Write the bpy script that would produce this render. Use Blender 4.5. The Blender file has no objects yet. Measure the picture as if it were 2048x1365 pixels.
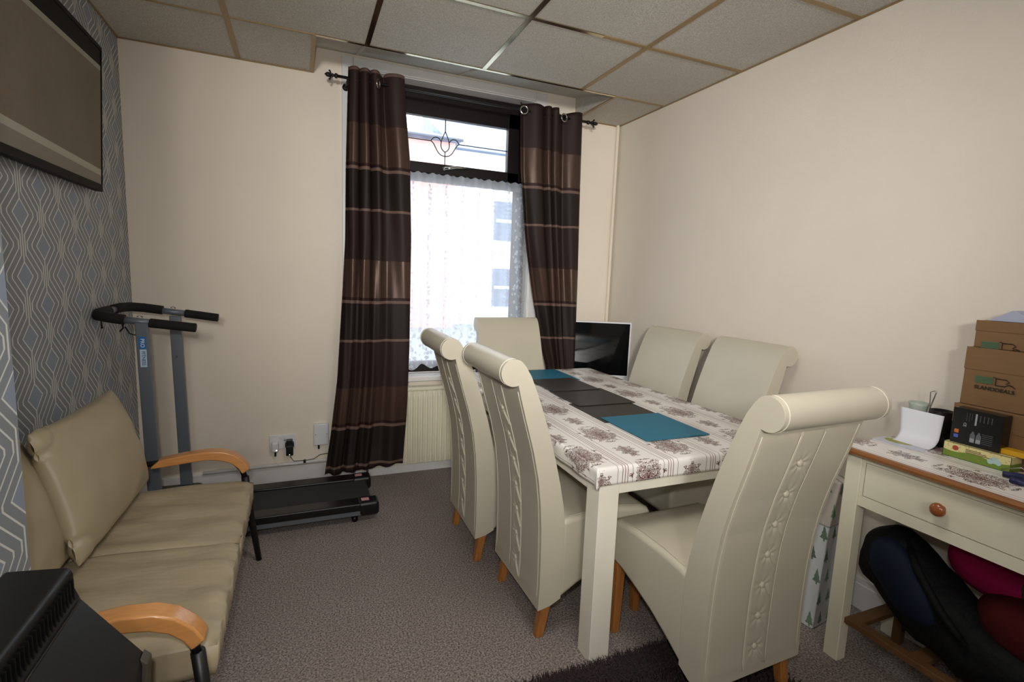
import bpy, bmesh, math, random
from math import sin, cos, pi, radians as RAD
from mathutils import Vector, Matrix, noise
random.seed(7)
S = bpy.context.scene
C = S.collection

# ------------------------------------------------------------------ camera, exposure, light
def look_matrix(yaw, pitch, roll, loc):
    f = Vector((-sin(yaw)*cos(pitch), cos(yaw)*cos(pitch), sin(pitch)))
    r = Vector((cos(yaw), sin(yaw), 0.0)); u = r.cross(f)
    r2 = r*cos(roll) + u*sin(roll); u2 = u*cos(roll) - r*sin(roll)
    m = Matrix(((r2.x, u2.x, -f.x, loc[0]), (r2.y, u2.y, -f.y, loc[1]), (r2.z, u2.z, -f.z, loc[2]), (0, 0, 0, 1)))
    return m
cd = bpy.data.cameras.new('camera'); cam = bpy.data.objects.new('camera', cd); C.objects.link(cam)
CAM = (0.84231, -3.28577, 1.33507)
cam.matrix_world = look_matrix(-0.39822, -0.12558, 0.03811, CAM)
cd.sensor_width = 36.0; cd.lens = 1006.29/2048*36; cd.clip_start = 0.03
S.camera = cam
S.view_settings.view_transform = 'Standard'; S.view_settings.look = 'None'
S.view_settings.exposure = 0.0; S.view_settings.gamma = 1.0; S.view_settings.use_curve_mapping = False
S.cycles.use_denoising = True
S.cycles.max_bounces = 8; S.cycles.transparent_max_bounces = 16

def lin(c):
    return tuple((x/12.92 if x <= 0.04045 else ((x+0.055)/1.055)**2.4) for x in c)
def rgb(r, g, b): return lin((r/255, g/255, b/255))

w = bpy.data.worlds.new('sky'); S.world = w; w.use_nodes = True
wn = w.node_tree.nodes; bg = wn['Background']
bg.inputs[0].default_value = (0.86, 0.93, 1.0, 1); bg.inputs[1].default_value = 5.6

def light(name, kind, loc, energy, col, **k):
    d = bpy.data.lights.new(name, kind); d.energy = energy; d.color = col
    for a, v in k.items(): setattr(d, a, v)
    o = bpy.data.objects.new(name, d); C.objects.link(o); o.location = loc
    return o
def aim(o, tgt):
    o.rotation_euler = (Vector(tgt)-o.location).to_track_quat('-Z', 'Y').to_euler()
# the camera's own flash, a little up and left of the lens: wide skirt and brighter core of the beam
fl = light('camera_flash', 'SPOT', (0.80, -3.30, 1.50), 37, (1.0, 0.985, 0.95), spot_size=RAD(118), spot_blend=0.7, shadow_soft_size=0.03)
aim(fl, (1.75, -0.3, 0.95))
fc = light('camera_flash_core', 'SPOT', (0.80, -3.30, 1.50), 42, (1.0, 0.985, 0.95), spot_size=RAD(60), spot_blend=1.0, shadow_soft_size=0.03)
aim(fc, (2.2, -0.5, 1.9))
# added fill disc above the table head, standing in for ceiling-bounced flash
cl_ = light('ceiling_fill', 'AREA', (1.5, -2.38, 2.42), 12.5, (1.0, 0.97, 0.92), shape='DISK', size=0.7)
# added fills behind the camera: a spot towards the window, a point behind it
kl = light('rear_fill_spot', 'SPOT', (0.5, -4.6, 1.9), 310, (1.0, 0.98, 0.945), spot_size=RAD(64), spot_blend=1.0, shadow_soft_size=0.15)
aim(kl, (2.3, -0.6, 1.9))
bl = light('rear_fill_point', 'POINT', (0.6, -5.2, 2.0), 38, (1.0, 0.97, 0.93), shadow_soft_size=0.2)
# daylight comes from the sky through the window; the portal only guides the sampling
pt = light('window_daylight', 'AREA', (1.735, 0.2, 1.5), 1, (1, 1, 1), shape='RECTANGLE', size=1.1, size_y=1.8)
pt.rotation_euler = (RAD(-90), 0, 0); pt.data.cycles.is_portal = True

# ------------------------------------------------------------------ materials
MATS = {}
def nodes(name):
    m = bpy.data.materials.new(name); m.use_nodes = True
    nt = m.node_tree; b = nt.nodes['Principled BSDF']
    return m, nt, b
def N(nt, t, **k):
    n = nt.nodes.new(t)
    for a, v in k.items():
        if isinstance(a, str) and hasattr(n, a): setattr(n, a, v)
    return n
def L(nt, a, b): nt.links.new(a, b)
def mathn(nt, op, a, b=None, c=None, clamp=False):
    n = nt.nodes.new('ShaderNodeMath'); n.operation = op; n.use_clamp = clamp
    for i, v in enumerate((a, b, c)):
        if v is None: continue
        if isinstance(v, (int, float)): n.inputs[i].default_value = v
        else: nt.links.new(v, n.inputs[i])
    return n.outputs[0]
def mixc(nt, fac, a, b, blend='MIX'):
    n = nt.nodes.new('ShaderNodeMix'); n.data_type = 'RGBA'; n.blend_type = blend
    for sock, v in ((n.inputs[0], fac), (n.inputs[6], a), (n.inputs[7], b)):
        if isinstance(v, (int, float)): sock.default_value = v
        elif isinstance(v, tuple): sock.default_value = (*v[:3], 1)
        else: nt.links.new(v, sock)
    return n.outputs[2]
def objco(nt):
    n = nt.nodes.new('ShaderNodeTexCoord'); return n.outputs['Object']
def sep(nt, v):
    n = nt.nodes.new('ShaderNodeSeparateXYZ'); nt.links.new(v, n.inputs[0]); return n.outputs
def comb(nt, x, y, z=0.0):
    n = nt.nodes.new('ShaderNodeCombineXYZ')
    for i, v in enumerate((x, y, z)):
        if isinstance(v, (int, float)): n.inputs[i].default_value = v
        else: nt.links.new(v, n.inputs[i])
    return n.outputs[0]
def noisen(nt, scale, detail=3, vec=None, rough=0.5):
    n = nt.nodes.new('ShaderNodeTexNoise'); n.inputs['Scale'].default_value = scale
    n.inputs['Detail'].default_value = detail; n.inputs['Roughness'].default_value = rough
    nt.links.new(vec if vec is not None else objco(nt), n.inputs['Vector']); return n.outputs[0]
def bump(nt, b, h, strength, dist=0.002):
    n = nt.nodes.new('ShaderNodeBump'); n.inputs['Strength'].default_value = strength
    n.inputs['Distance'].default_value = dist
    nt.links.new(h, n.inputs['Height']); nt.links.new(n.outputs[0], b.inputs['Normal'])
def mat(name, col, rough=0.5, metal=0.0, var=0.0, vscale=30, bmp=0.0, bscale=200, bdist=0.002, spec=0.5, sheen=0.0, stretch=None, coat=0.0):
    if name in MATS: return MATS[name]
    m, nt, b = nodes(name)
    b.inputs['Base Color'].default_value = (*col, 1); b.inputs['Roughness'].default_value = rough
    b.inputs['Metallic'].default_value = metal; b.inputs['Specular IOR Level'].default_value = spec
    if sheen: b.inputs['Sheen Weight'].default_value = sheen
    if coat: b.inputs['Coat Weight'].default_value = coat; b.inputs['Coat Roughness'].default_value = 0.15
    vec = objco(nt)
    if stretch:
        mp = nt.nodes.new('ShaderNodeMapping'); mp.inputs['Scale'].default_value = stretch
        L(nt, vec, mp.inputs[0]); vec = mp.outputs[0]
    if var:
        f = noisen(nt, vscale, 4, vec)
        dk = tuple(max(0, x*(1-var)) for x in col); lt = tuple(min(1, x*(1+var)) for x in col)
        f = mathn(nt, 'MULTIPLY_ADD', f, 2.2, -0.6, clamp=True)
        L(nt, mixc(nt, f, dk, lt), b.inputs['Base Color'])
    if bmp: bump(nt, b, noisen(nt, bscale, 3, vec), bmp, bdist)
    MATS[name] = m; return m

M_wall = mat('wall_paint_cream', rgb(238, 227, 211), 0.75, var=0.03, vscale=2.5, bmp=0.25, bscale=90, bdist=0.002)
M_wallR = mat('wall_paint_pinkish_cream', rgb(226, 216, 202), 0.75, var=0.03, vscale=2.0, bmp=0.3, bscale=110, bdist=0.002)
M_white = mat('white_gloss_paint', rgb(226, 224, 222), 0.35, var=0.03, vscale=8)
M_cream = mat('cream_painted_wood', rgb(226, 220, 196), 0.4, var=0.035, vscale=9, bmp=0.08, bscale=60)
M_tpaint = mat('pale_cream_table_paint', rgb(246, 240, 224), 0.4, var=0.03, vscale=9, bmp=0.08, bscale=60)
M_leather = mat('cream_faux_leather', rgb(196, 189, 170), 0.36, var=0.03, vscale=6, bmp=0.18, bscale=420, bdist=0.0008)
M_stitch = mat('cream_stitching', rgb(222, 216, 196), 0.6)
M_oak = mat('orange_oak', rgb(172, 112, 56), 0.4, var=0.22, vscale=14, stretch=(6, 6, 0.7))
M_armwood = mat('varnished_beech', rgb(206, 144, 84), 0.28, var=0.10, vscale=10, stretch=(1.0, 14, 14), coat=0.3)
M_nose = mat('varnished_pine_edge', rgb(136, 86, 44), 0.3, var=0.2, vscale=16, stretch=(14, 1, 14), coat=0.3)
M_knob = mat('varnished_knob', rgb(150, 82, 40), 0.25, coat=0.5)
M_sofa = mat('beige_leatherette', rgb(172, 157, 130), 0.42, var=0.05, vscale=5, bmp=0.5, bscale=7, bdist=0.012, stretch=(1.2, 4.0, 1.2))
M_cush = mat('beige_cushion_leatherette', rgb(166, 152, 124), 0.40, var=0.05, vscale=4, bmp=0.35, bscale=6, bdist=0.012)
M_black = mat('black_metal', rgb(18, 18, 19), 0.42)
M_blackpl = mat('black_plastic', rgb(17, 18, 19), 0.35)
M_foam = mat('black_foam_grip', rgb(17, 17, 18), 0.85, bmp=0.4, bscale=400)
M_belt = mat('treadmill_belt', rgb(42, 44, 46), 0.8, bmp=0.3, bscale=500)
M_greym = mat('grey_painted_steel', rgb(110, 116, 124), 0.4, metal=0.3)
M_chrome = mat('brushed_chrome', rgb(200, 198, 190), 0.18, metal=1.0)
M_brown = mat('dark_brown_upvc', rgb(20, 11, 10), 0.5, spec=0.3)
M_iron = mat('wrought_iron_black', rgb(14, 14, 16), 0.5)
M_screen = mat('dark_glossy_screen', rgb(7, 9, 12), 0.06)
M_whitepl = mat('white_plastic', rgb(228, 229, 232), 0.35)
M_teal = mat('teal_placemat', rgb(20, 108, 134), 0.55, var=0.05, vscale=60, bmp=0.5, bscale=500)
M_dmat = mat('black_placemat', rgb(38, 34, 30), 0.5, var=0.12, vscale=50, bmp=0.5, bscale=400)
M_card = mat('brown_cardboard', rgb(124, 92, 58), 0.75, var=0.06, vscale=9, stretch=(1, 1, 12))
M_paper = mat('white_paper', rgb(232, 233, 240), 0.6)
M_green = mat('print_green', rgb(74, 104, 74), 0.7)
M_ink = mat('print_black', rgb(30, 24, 18), 0.7)
M_lead = mat('lead_came', rgb(60, 60, 58), 0.5, metal=0.6)
M_strip_tan = mat('ceiling_strip_tan', rgb(150, 124, 84), 0.4, metal=0.25, var=0.1, vscale=5)
M_strip_brass = mat('ceiling_strip_brass', rgb(188, 176, 150), 0.16, metal=1.0, var=0.15, vscale=4)

# textured carpet
def carpet_mat():
    m, nt, b = nodes('taupe_carpet')
    v = objco(nt)
    n1 = noisen(nt, 150, 4, v, 0.65); n2 = noisen(nt, 5, 3, v); n3 = noisen(nt, 60, 2, v)
    f = mathn(nt, 'MULTIPLY_ADD', n1, 4.2, -1.6, clamp=True)
    c = mixc(nt, f, rgb(96, 85, 83), rgb(208, 192, 184))
    c = mixc(nt, mathn(nt, 'MULTIPLY_ADD', n2, 1.6, -0.5, clamp=True), c, mixc(nt, 0.3, c, rgb(140, 122, 108)))
    L(nt, c, b.inputs['Base Color']); b.inputs['Roughness'].default_value = 0.95
    b.inputs['Specular IOR Level'].default_value = 0.1; b.inputs['Sheen Weight'].default_value = 0.15
    h = mathn(nt, 'ADD', n1, mathn(nt, 'MULTIPLY', n3, 0.8)); bump(nt, b, h, 1.0, 0.012)
    return m
M_carpet = carpet_mat()

def tile_mat():
    m, nt, b = nodes('ceiling_tile')
    v = objco(nt)
    n1 = noisen(nt, 190, 3, v); n2 = noisen(nt, 1.3, 3, v)
    f = mathn(nt, 'MULTIPLY_ADD', n1, 3.0, -1.0, clamp=True)
    c = mixc(nt, f, rgb(168, 164, 156), rgb(214, 210, 200))
    c = mixc(nt, mathn(nt, 'MULTIPLY_ADD', n2, 1.5, -0.5, clamp=True), c, rgb(176, 170, 158))
    L(nt, c, b.inputs['Base Color']); b.inputs['Roughness'].default_value = 0.9
    bump(nt, b, n1, 0.6, 0.003)
    return m
M_tile = tile_mat()

def wallpaper_mat():
    m, nt, b = nodes('geometric_wallpaper')
    P, Q = 0.1445, 0.205
    HI = (0.36, 0.58, 0.80, 0.90, 1.0); LO = [1-h_ for h_ in HI[::-1]]
    o = sep(nt, objco(nt))
    h = mathn(nt, 'ADD', o[1], o[0]); z = o[2]
    t0 = mathn(nt, 'DIVIDE', mathn(nt, 'ADD', h, 1.118 + 20*P), P)
    i = mathn(nt, 'FLOOR', t0); t = mathn(nt, 'FRACT', t0)
    odd = mathn(nt, 'MODULO', i, 2.0)
    ph = mathn(nt, 'SUBTRACT', mathn(nt, 'DIVIDE', mathn(nt, 'ADD', z, -1.483 + 20*Q), Q), mathn(nt, 'MULTIPLY', odd, 0.5))
    fr = mathn(nt, 'FRACT', mathn(nt, 'ADD', ph, 0.5))
    ad = mathn(nt, 'ABSOLUTE', mathn(nt, 'SUBTRACT', fr, 0.5))     # distance to the diamond row, in periods
    line = None; xs_ = []
    for k in range(5):
        d_k = 0.115 + 0.0675*k; mid_ = (HI[k]+LO[k])/2
        xk_ = mathn(nt, 'MINIMUM', mathn(nt, 'MAXIMUM', mathn(nt, 'MULTIPLY_ADD', ad, -1.565, mid_ + 1.565*d_k), LO[k]), HI[k])
        xs_.append(xk_)
        q = mathn(nt, 'LESS_THAN', mathn(nt, 'ABSOLUTE', mathn(nt, 'SUBTRACT', t, xk_)), 0.0033/P)
        line = q if line is None else mathn(nt, 'MAXIMUM', line, q)
    diam = mathn(nt, 'MAXIMUM', mathn(nt, 'LESS_THAN', t, xs_[0]), mathn(nt, 'GREATER_THAN', t, xs_[4]))
    nz = noisen(nt, 500, 2)
    base = mixc(nt, diam, rgb(124, 130, 134), rgb(132, 142, 160))
    base = mixc(nt, mathn(nt, 'MULTIPLY', nz, 0.35), base, rgb(150, 156, 166))
    col = mixc(nt, line, base, rgb(214, 213, 206))
    L(nt, col, b.inputs['Base Color'])
    L(nt, mathn(nt, 'MULTIPLY_ADD', line, -0.15, 0.55), b.inputs['Roughness'])
    bump(nt, b, mathn(nt, 'ADD', line, nz), 0.15, 0.001)
    return m
M_wpaper = wallpaper_mat()

def curtain_mat():
    m, nt, b = nodes('brown_banded_curtain')
    o = sep(nt, objco(nt))
    wob = mathn(nt, 'MULTIPLY', noisen(nt, 3.0, 1), 0.02)
    z = mathn(nt, 'ADD', o[2], wob)
    p = mathn(nt, 'DIVIDE', mathn(nt, 'SUBTRACT', 2.19 + 0.775*4, z), 0.775)   # 0 at the top of a bronze band
    f = mathn(nt, 'FRACT', p)
    r = nt.nodes.new('ShaderNodeValToRGB'); cr = r.color_ramp; cr.interpolation = 'CONSTANT'
    bronze = rgb(84, 64, 55); line = rgb(116, 92, 82); dark = rgb(34, 24, 20); mid = rgb(46, 30, 27); red = rgb(44, 22, 20)
    stops = [(0.0, bronze), (0.285, red), (0.305, line), (0.33, dark), (0.615, line), (0.635, mid), (0.97, mid), (0.999, bronze)]
    while len(cr.elements) < len(stops): cr.elements.new(0.5)
    for e, (q, c) in zip(cr.elements, stops): e.position = q; e.color = (*c, 1)
    L(nt, f, r.inputs[0])
    mp = nt.nodes.new('ShaderNodeMapping'); mp.inputs['Scale'].default_value = (400, 400, 12); L(nt, objco(nt), mp.inputs[0])
    fine = noisen(nt, 1.0, 2, mp.outputs[0])
    col = mixc(nt, mathn(nt, 'MULTIPLY', fine, 0.35), r.outputs[0], rgb(24, 16, 14))
    L(nt, col, b.inputs['Base Color'])
    isb = mathn(nt, 'LESS_THAN', f, 0.285)
    L(nt, mathn(nt, 'MULTIPLY_ADD', isb, -0.27, 0.62), b.inputs['Roughness'])
    L(nt, mathn(nt, 'MULTIPLY', isb, 0.35), b.inputs['Metallic']); b.inputs['Specular IOR Level'].default_value = 0.3
    bump(nt, b, fine, 0.3, 0.001)
    return m
M_curtain = curtain_mat()

def lace_mat():
    m, nt, b = nodes('white_net_lace')
    o = sep(nt, objco(nt)); x, z = o[0], o[2]
    tr = nt.nodes.new('ShaderNodeBsdfTransparent'); tl = nt.nodes.new('ShaderNodeBsdfTranslucent')
    df = nt.nodes.new('ShaderNodeBsdfDiffuse'); ad = nt.nodes.new('ShaderNodeMixShader'); mx = nt.nodes.new('ShaderNodeMixShader')
    for s_ in (tl, df): s_.inputs[0].default_value = (0.56, 0.57, 0.60, 1)
    L(nt, tl.outputs[0], ad.inputs[1]); L(nt, df.outputs[0], ad.inputs[2]); ad.inputs[0].default_value = 0.4
    def blobs(sx, sz, thr, rnd=1.0):
        v = nt.nodes.new('ShaderNodeTexVoronoi'); v.inputs['Scale'].default_value = 1.0; v.inputs['Randomness'].default_value = rnd
        nz = nt.nodes.new('ShaderNodeTexNoise'); nz.inputs['Scale'].default_value = 30
        L(nt, objco(nt), nz.inputs['Vector'])
        vec = comb(nt, mathn(nt, 'ADD', mathn(nt, 'MULTIPLY', x, sx), mathn(nt, 'MULTIPLY', nz.outputs[0], 1.2)), mathn(nt, 'MULTIPLY', z, sz))
        L(nt, vec, v.inputs['Vector'])
        return mathn(nt, 'LESS_THAN', v.outputs['Distance'], thr)
    header = mathn(nt, 'GREATER_THAN', z, 1.925)
    right = mathn(nt, 'MULTIPLY', mathn(nt, 'GREATER_THAN', x, 2.22), 1.0)
    low = mathn(nt, 'LESS_THAN', z, 0.98)
    edge = mathn(nt, 'MAXIMUM', right, low)
    flo = mathn(nt, 'MULTIPLY', blobs(38, 30, 0.36), edge)
    # narrow vertical lace stripes
    sx_ = mathn(nt, 'ABSOLUTE', mathn(nt, 'SUBTRACT', mathn(nt, 'FRACT', mathn(nt, 'DIVIDE', x, 0.112)), 0.5))
    strp = mathn(nt, 'MULTIPLY', mathn(nt, 'LESS_THAN', sx_, 0.09), blobs(90, 45, 0.42))
    alpha = mathn(nt, 'ADD', 0.62, mathn(nt, 'MULTIPLY', header, 0.25))
    alpha = mathn(nt, 'ADD', alpha, mathn(nt, 'MULTIPLY', flo, 0.30))
    alpha = mathn(nt, 'ADD', alpha, mathn(nt, 'MULTIPLY', strp, 0.30), clamp=True)
    L(nt, alpha, mx.inputs[0]); L(nt, tr.outputs[0], mx.inputs[1]); L(nt, ad.outputs[0], mx.inputs[2])
    L(nt, mx.outputs[0], nt.nodes['Material Output'].inputs[0])
    return m
M_lace = lace_mat()

def cloth_mat(name, xc, yc, uv=False, swap=False):
    """white oilcloth: burgundy triple stripes along the length, damask bouquets between them. xc, yc: centre of one large bouquet"""
    m, nt, b = nodes(name)
    PX, LY = 0.19, 0.39
    if uv:
        n_ = nt.nodes.new('ShaderNodeUVMap'); n_.uv_map = 'unfolded'; src = n_.outputs[0]
    else: src = objco(nt)
    o = sep(nt, src); U, V = o[0], o[1]
    p = mathn(nt, 'DIVIDE', mathn(nt, 'ADD', U, -xc + 0.5*PX + 20*PX), PX); fx = mathn(nt, 'FRACT', p); ix = mathn(nt, 'FLOOR', p)
    ex0 = mathn(nt, 'MINIMUM', fx, mathn(nt, 'SUBTRACT', 1.0, fx))       # 0 at the stripe group
    l0 = mathn(nt, 'LESS_THAN', ex0, 0.0013/PX)
    l1 = mathn(nt, 'LESS_THAN', mathn(nt, 'ABSOLUTE', mathn(nt, 'SUBTRACT', ex0, 0.0105/PX)), 0.0013/PX)
    l2 = mathn(nt, 'LESS_THAN', mathn(nt, 'ABSOLUTE', mathn(nt, 'SUBTRACT', ex0, 0.030/PX)), 0.0009/PX)
    st = mathn(nt, 'MAXIMUM', l0, mathn(nt, 'MAXIMUM', l1, l2))
    yy = mathn(nt, 'ADD', mathn(nt, 'DIVIDE', mathn(nt, 'ADD', V, -yc + 20*LY), LY), mathn(nt, 'MULTIPLY', mathn(nt, 'MODULO', ix, 2.0), 0.5))
    fy = mathn(nt, 'FRACT', mathn(nt, 'ADD', yy, 0.25))                 # big bouquet at 0.25, small one at 0.75
    dx = mathn(nt, 'MULTIPLY', mathn(nt, 'SUBTRACT', fx, 0.5), PX); adx = mathn(nt, 'ABSOLUTE', dx)
    # mirror symmetric ornament: noise is looked up with |dx|
    mv = comb(nt, adx, mathn(nt, 'MULTIPLY', fy, LY), mathn(nt, 'MULTIPLY', mathn(nt, 'GREATER_THAN', fy, 0.5), 3.0))
    nA = nt.nodes.new('ShaderNodeTexNoise'); nA.inputs['Scale'].default_value = 42; nA.inputs['Detail'].default_value = 1.5; L(nt, mv, nA.inputs['Vector'])
    nB = nt.nodes.new('ShaderNodeTexNoise'); nB.inputs['Scale'].default_value = 130; nB.inputs['Detail'].default_value = 1; L(nt, mv, nB.inputs['Vector'])
    nA, nB = nA.outputs[0], nB.outputs[0]
    warp = mathn(nt, 'MULTIPLY', mathn(nt, 'SUBTRACT', nA, 0.5), 2.2)
    def ell(cy, rx, ry):
        dy = mathn(nt, 'MULTIPLY', mathn(nt, 'SUBTRACT', fy, cy), LY)
        a_ = mathn(nt, 'DIVIDE', adx, rx); b_ = mathn(nt, 'DIVIDE', dy, ry)
        return mathn(nt, 'ADD', mathn(nt, 'SQRT', mathn(nt, 'ADD', mathn(nt, 'MULTIPLY', a_, a_), mathn(nt, 'MULTIPLY', b_, b_))), warp)
    rr = mathn(nt, 'MINIMUM', ell(0.25, 0.066, 0.084), ell(0.75, 0.029, 0.054))
    # leaves: iso-bands of the warped distance, broken up by fine noise
    band = mathn(nt, 'FRACT', mathn(nt, 'MULTIPLY', mathn(nt, 'ADD', rr, mathn(nt, 'MULTIPLY', nB, 0.5)), 5.5))
    leaf = mathn(nt, 'MULTIPLY', mathn(nt, 'LESS_THAN', band, 0.52), mathn(nt, 'LESS_THAN', rr, 0.98))
    core = mathn(nt, 'LESS_THAN', rr, 0.55)
    dense = mathn(nt, 'MULTIPLY', core, mathn(nt, 'LESS_THAN', band, 0.74))
    ink = mathn(nt, 'MAXIMUM', leaf, dense)
    inkc = mixc(nt, core, rgb(90, 56, 50), rgb(100, 46, 50))
    inkc = mixc(nt, mathn(nt, 'MULTIPLY', nB, 0.5), inkc, rgb(72, 46, 44))
    c = mixc(nt, ink, rgb(238, 233, 228), inkc); c = mixc(nt, st, c, rgb(128, 88, 86))
    L(nt, c, b.inputs['Base Color']); b.inputs['Roughness'].default_value = 0.33
    return m
M_cloth = cloth_mat('damask_striped_oilcloth', 1.93, -1.236, uv=True)
M_cloth2 = cloth_mat('damask_striped_oilcloth_narrow', 0.085, -0.33)

def brick_mat():
    m, nt, b = nodes('pale_red_brick')
    br = nt.nodes.new('ShaderNodeTexBrick'); br.inputs['Scale'].default_value = 1.0
    br.inputs['Brick Width'].default_value = 0.225; br.inputs['Row Height'].default_value = 0.075; br.inputs['Mortar Size'].default_value = 0.006
    br.inputs['Color1'].default_value = (*rgb(222, 178, 170), 1); br.inputs['Color2'].default_value = (*rgb(214, 168, 160), 1); br.inputs['Mortar'].default_value = (*rgb(190, 178, 168), 1)
    o = sep(nt, objco(nt)); L(nt, comb(nt, o[0], o[2]), br.inputs[0]); L(nt, br.outputs[0], b.inputs['Base Color'])
    b.inputs['Roughness'].default_value = 0.9; return m
M_brick = brick_mat()
M_slate = mat('blue_grey_slate', rgb(108, 124, 146), 0.6, var=0.35, vscale=3.5, stretch=(1, 1, 4))
M_render = mat('white_render', rgb(225, 228, 230), 0.8)
M_pave = mat('pavement', rgb(150, 160, 165), 0.9, var=0.1)

def glass_mat():
    m, nt, b = nodes('clear_glass')
    tr = nt.nodes.new('ShaderNodeBsdfTransparent'); gl = nt.nodes.new('ShaderNodeBsdfGlossy'); gl.inputs['Roughness'].default_value = 0.02
    mx = nt.nodes.new('ShaderNodeMixShader'); fr = nt.nodes.new('ShaderNodeFresnel'); fr.inputs[0].default_value = 1.45
    L(nt, mathn(nt, 'MULTIPLY', fr.outputs[0], 0.6), mx.inputs[0]); L(nt, tr.outputs[0], mx.inputs[1]); L(nt, gl.outputs[0], mx.inputs[2])
    L(nt, mx.outputs[0], nt.nodes['Material Output'].inputs[0]); return m
M_glass = glass_mat()

def art_mat():
    m, nt, b = nodes('taupe_abstract_print')
    o = sep(nt, objco(nt)); u = o[1]; v = o[2]       # v: 0 bottom .. 0.6 top ; u: 0 right .. -1.3 left
    n1 = noisen(nt, 3.5, 5); n2 = noisen(nt, 45, 4); n3 = noisen(nt, 2.0, 2)
    c = mixc(nt, n1, rgb(108, 98, 84), rgb(134, 123, 107))
    gold = mathn(nt, 'MULTIPLY', mathn(nt, 'GREATER_THAN', n2, 0.56), mathn(nt, 'MULTIPLY_ADD', mathn(nt, 'MULTIPLY', u, -1.0), 1.4, -0.55, clamp=True))
    c = mixc(nt, mathn(nt, 'MULTIPLY', gold, mathn(nt, 'MULTIPLY_ADD', n3, 3, -1.0, clamp=True)), c, rgb(138, 118, 78))
    lowl = mathn(nt, 'MULTIPLY_ADD', u, -0.022, 0.068)
    below = mathn(nt, 'LESS_THAN', v, lowl); c = mixc(nt, below, c, rgb(140, 130, 120))
    lw = mathn(nt, 'LESS_THAN', mathn(nt, 'ABSOLUTE', mathn(nt, 'SUBTRACT', v, mathn(nt, 'ADD', lowl, 0.012))), 0.013)
    c = mixc(nt, lw, c, rgb(176, 172, 156))
    topl = mathn(nt, 'MULTIPLY_ADD', u, 0.030, 0.522)
    above = mathn(nt, 'GREATER_THAN', v, topl); c = mixc(nt, above, c, rgb(14, 13, 11))
    lw2 = mathn(nt, 'LESS_THAN', mathn(nt, 'ABSOLUTE', mathn(nt, 'SUBTRACT', v, mathn(nt, 'SUBTRACT', topl, 0.010))), 0.010)
    c = mixc(nt, lw2, c, rgb(160, 156, 140))
    L(nt, c, b.inputs['Base Color']); b.inputs['Roughness'].default_value = 0.7; b.inputs['Specular IOR Level'].default_value = 0.2; return m
M_art = art_mat()

# ------------------------------------------------------------------ mesh helpers
def box(bm, a, b):
    x0, y0, z0 = a; x1, y1, z1 = b
    v = [bm.verts.new(p) for p in ((x0,y0,z0),(x1,y0,z0),(x1,y1,z0),(x0,y1,z0),(x0,y0,z1),(x1,y0,z1),(x1,y1,z1),(x0,y1,z1))]
    for f in ((0,3,2,1),(4,5,6,7),(0,1,5,4),(1,2,6,5),(2,3,7,6),(3,0,4,7)): bm.faces.new([v[i] for i in f])
def prism(bm, pts, axis, a, b):
    """extrude polygon pts (2D) along axis between a and b"""
    def P(p, t):
        return {'x': (t, p[0], p[1]), 'y': (p[0], t, p[1]), 'z': (p[0], p[1], t)}[axis]
    A = [bm.verts.new(P(p, a)) for p in pts]; B = [bm.verts.new(P(p, b)) for p in pts]
    bm.faces.new(A[::-1]); bm.faces.new(B)
    n = len(pts)
    for i in range(n): bm.faces.new((A[i], A[(i+1) % n], B[(i+1) % n], B[i]))
    bmesh.ops.recalc_face_normals(bm, faces=bm.faces)
def tube(bm, path, r, seg=10, cap=True):
    P = [Vector(p) for p in path]; R = r if isinstance(r, (list, tuple)) else [r]*len(P)
    rings = []; up = None
    for i, p in enumerate(P):
        t = (P[min(i+1, len(P)-1)] - P[max(i-1, 0)]).normalized()
        if up is None:
            up = Vector((0, 0, 1)) if abs(t.z) < 0.9 else Vector((1, 0, 0))
        s = t.cross(up).normalized(); up = s.cross(t).normalized()
        rings.append([bm.verts.new(p + (s*cos(2*pi*k/seg) + up*sin(2*pi*k/seg))*R[i]) for k in range(seg)])
    for a, b in zip(rings, rings[1:]):
        for k in range(seg): bm.faces.new((a[k], a[(k+1) % seg], b[(k+1) % seg], b[k]))
    if cap: bm.faces.new(rings[0][::-1]); bm.faces.new(rings[-1])
    bmesh.ops.recalc_face_normals(bm, faces=bm.faces)
def lathe(bm, prof, c=(0, 0, 0), axis='z', seg=20):
    rings = []
    for r, h in prof:
        ring = []
        for k in range(seg):
            a = 2*pi*k/seg; x, y = r*cos(a), r*sin(a)
            p = {'z': (x, y, h), 'y': (x, h, y), 'x': (h, x, y)}[axis]
            ring.append(bm.verts.new((p[0]+c[0], p[1]+c[1], p[2]+c[2])))
        rings.append(ring)
    for a, b in zip(rings, rings[1:]):
        for k in range(seg): bm.faces.new((a[k], a[(k+1) % seg], b[(k+1) % seg], b[k]))
    bm.faces.new(rings[0][::-1]); bm.faces.new(rings[-1])
    bmesh.ops.recalc_face_normals(bm, faces=bm.faces)
def grid(bm, nu, nv, fn, closed=False):
    V = [[bm.verts.new(fn(i/(nu-1), j/(nv-1))) for i in range(nu)] for j in range(nv)]
    for j in range(nv-1):
        for i in range(nu-1): bm.faces.new((V[j][i], V[j][i+1], V[j+1][i+1], V[j+1][i]))
    return V
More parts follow.
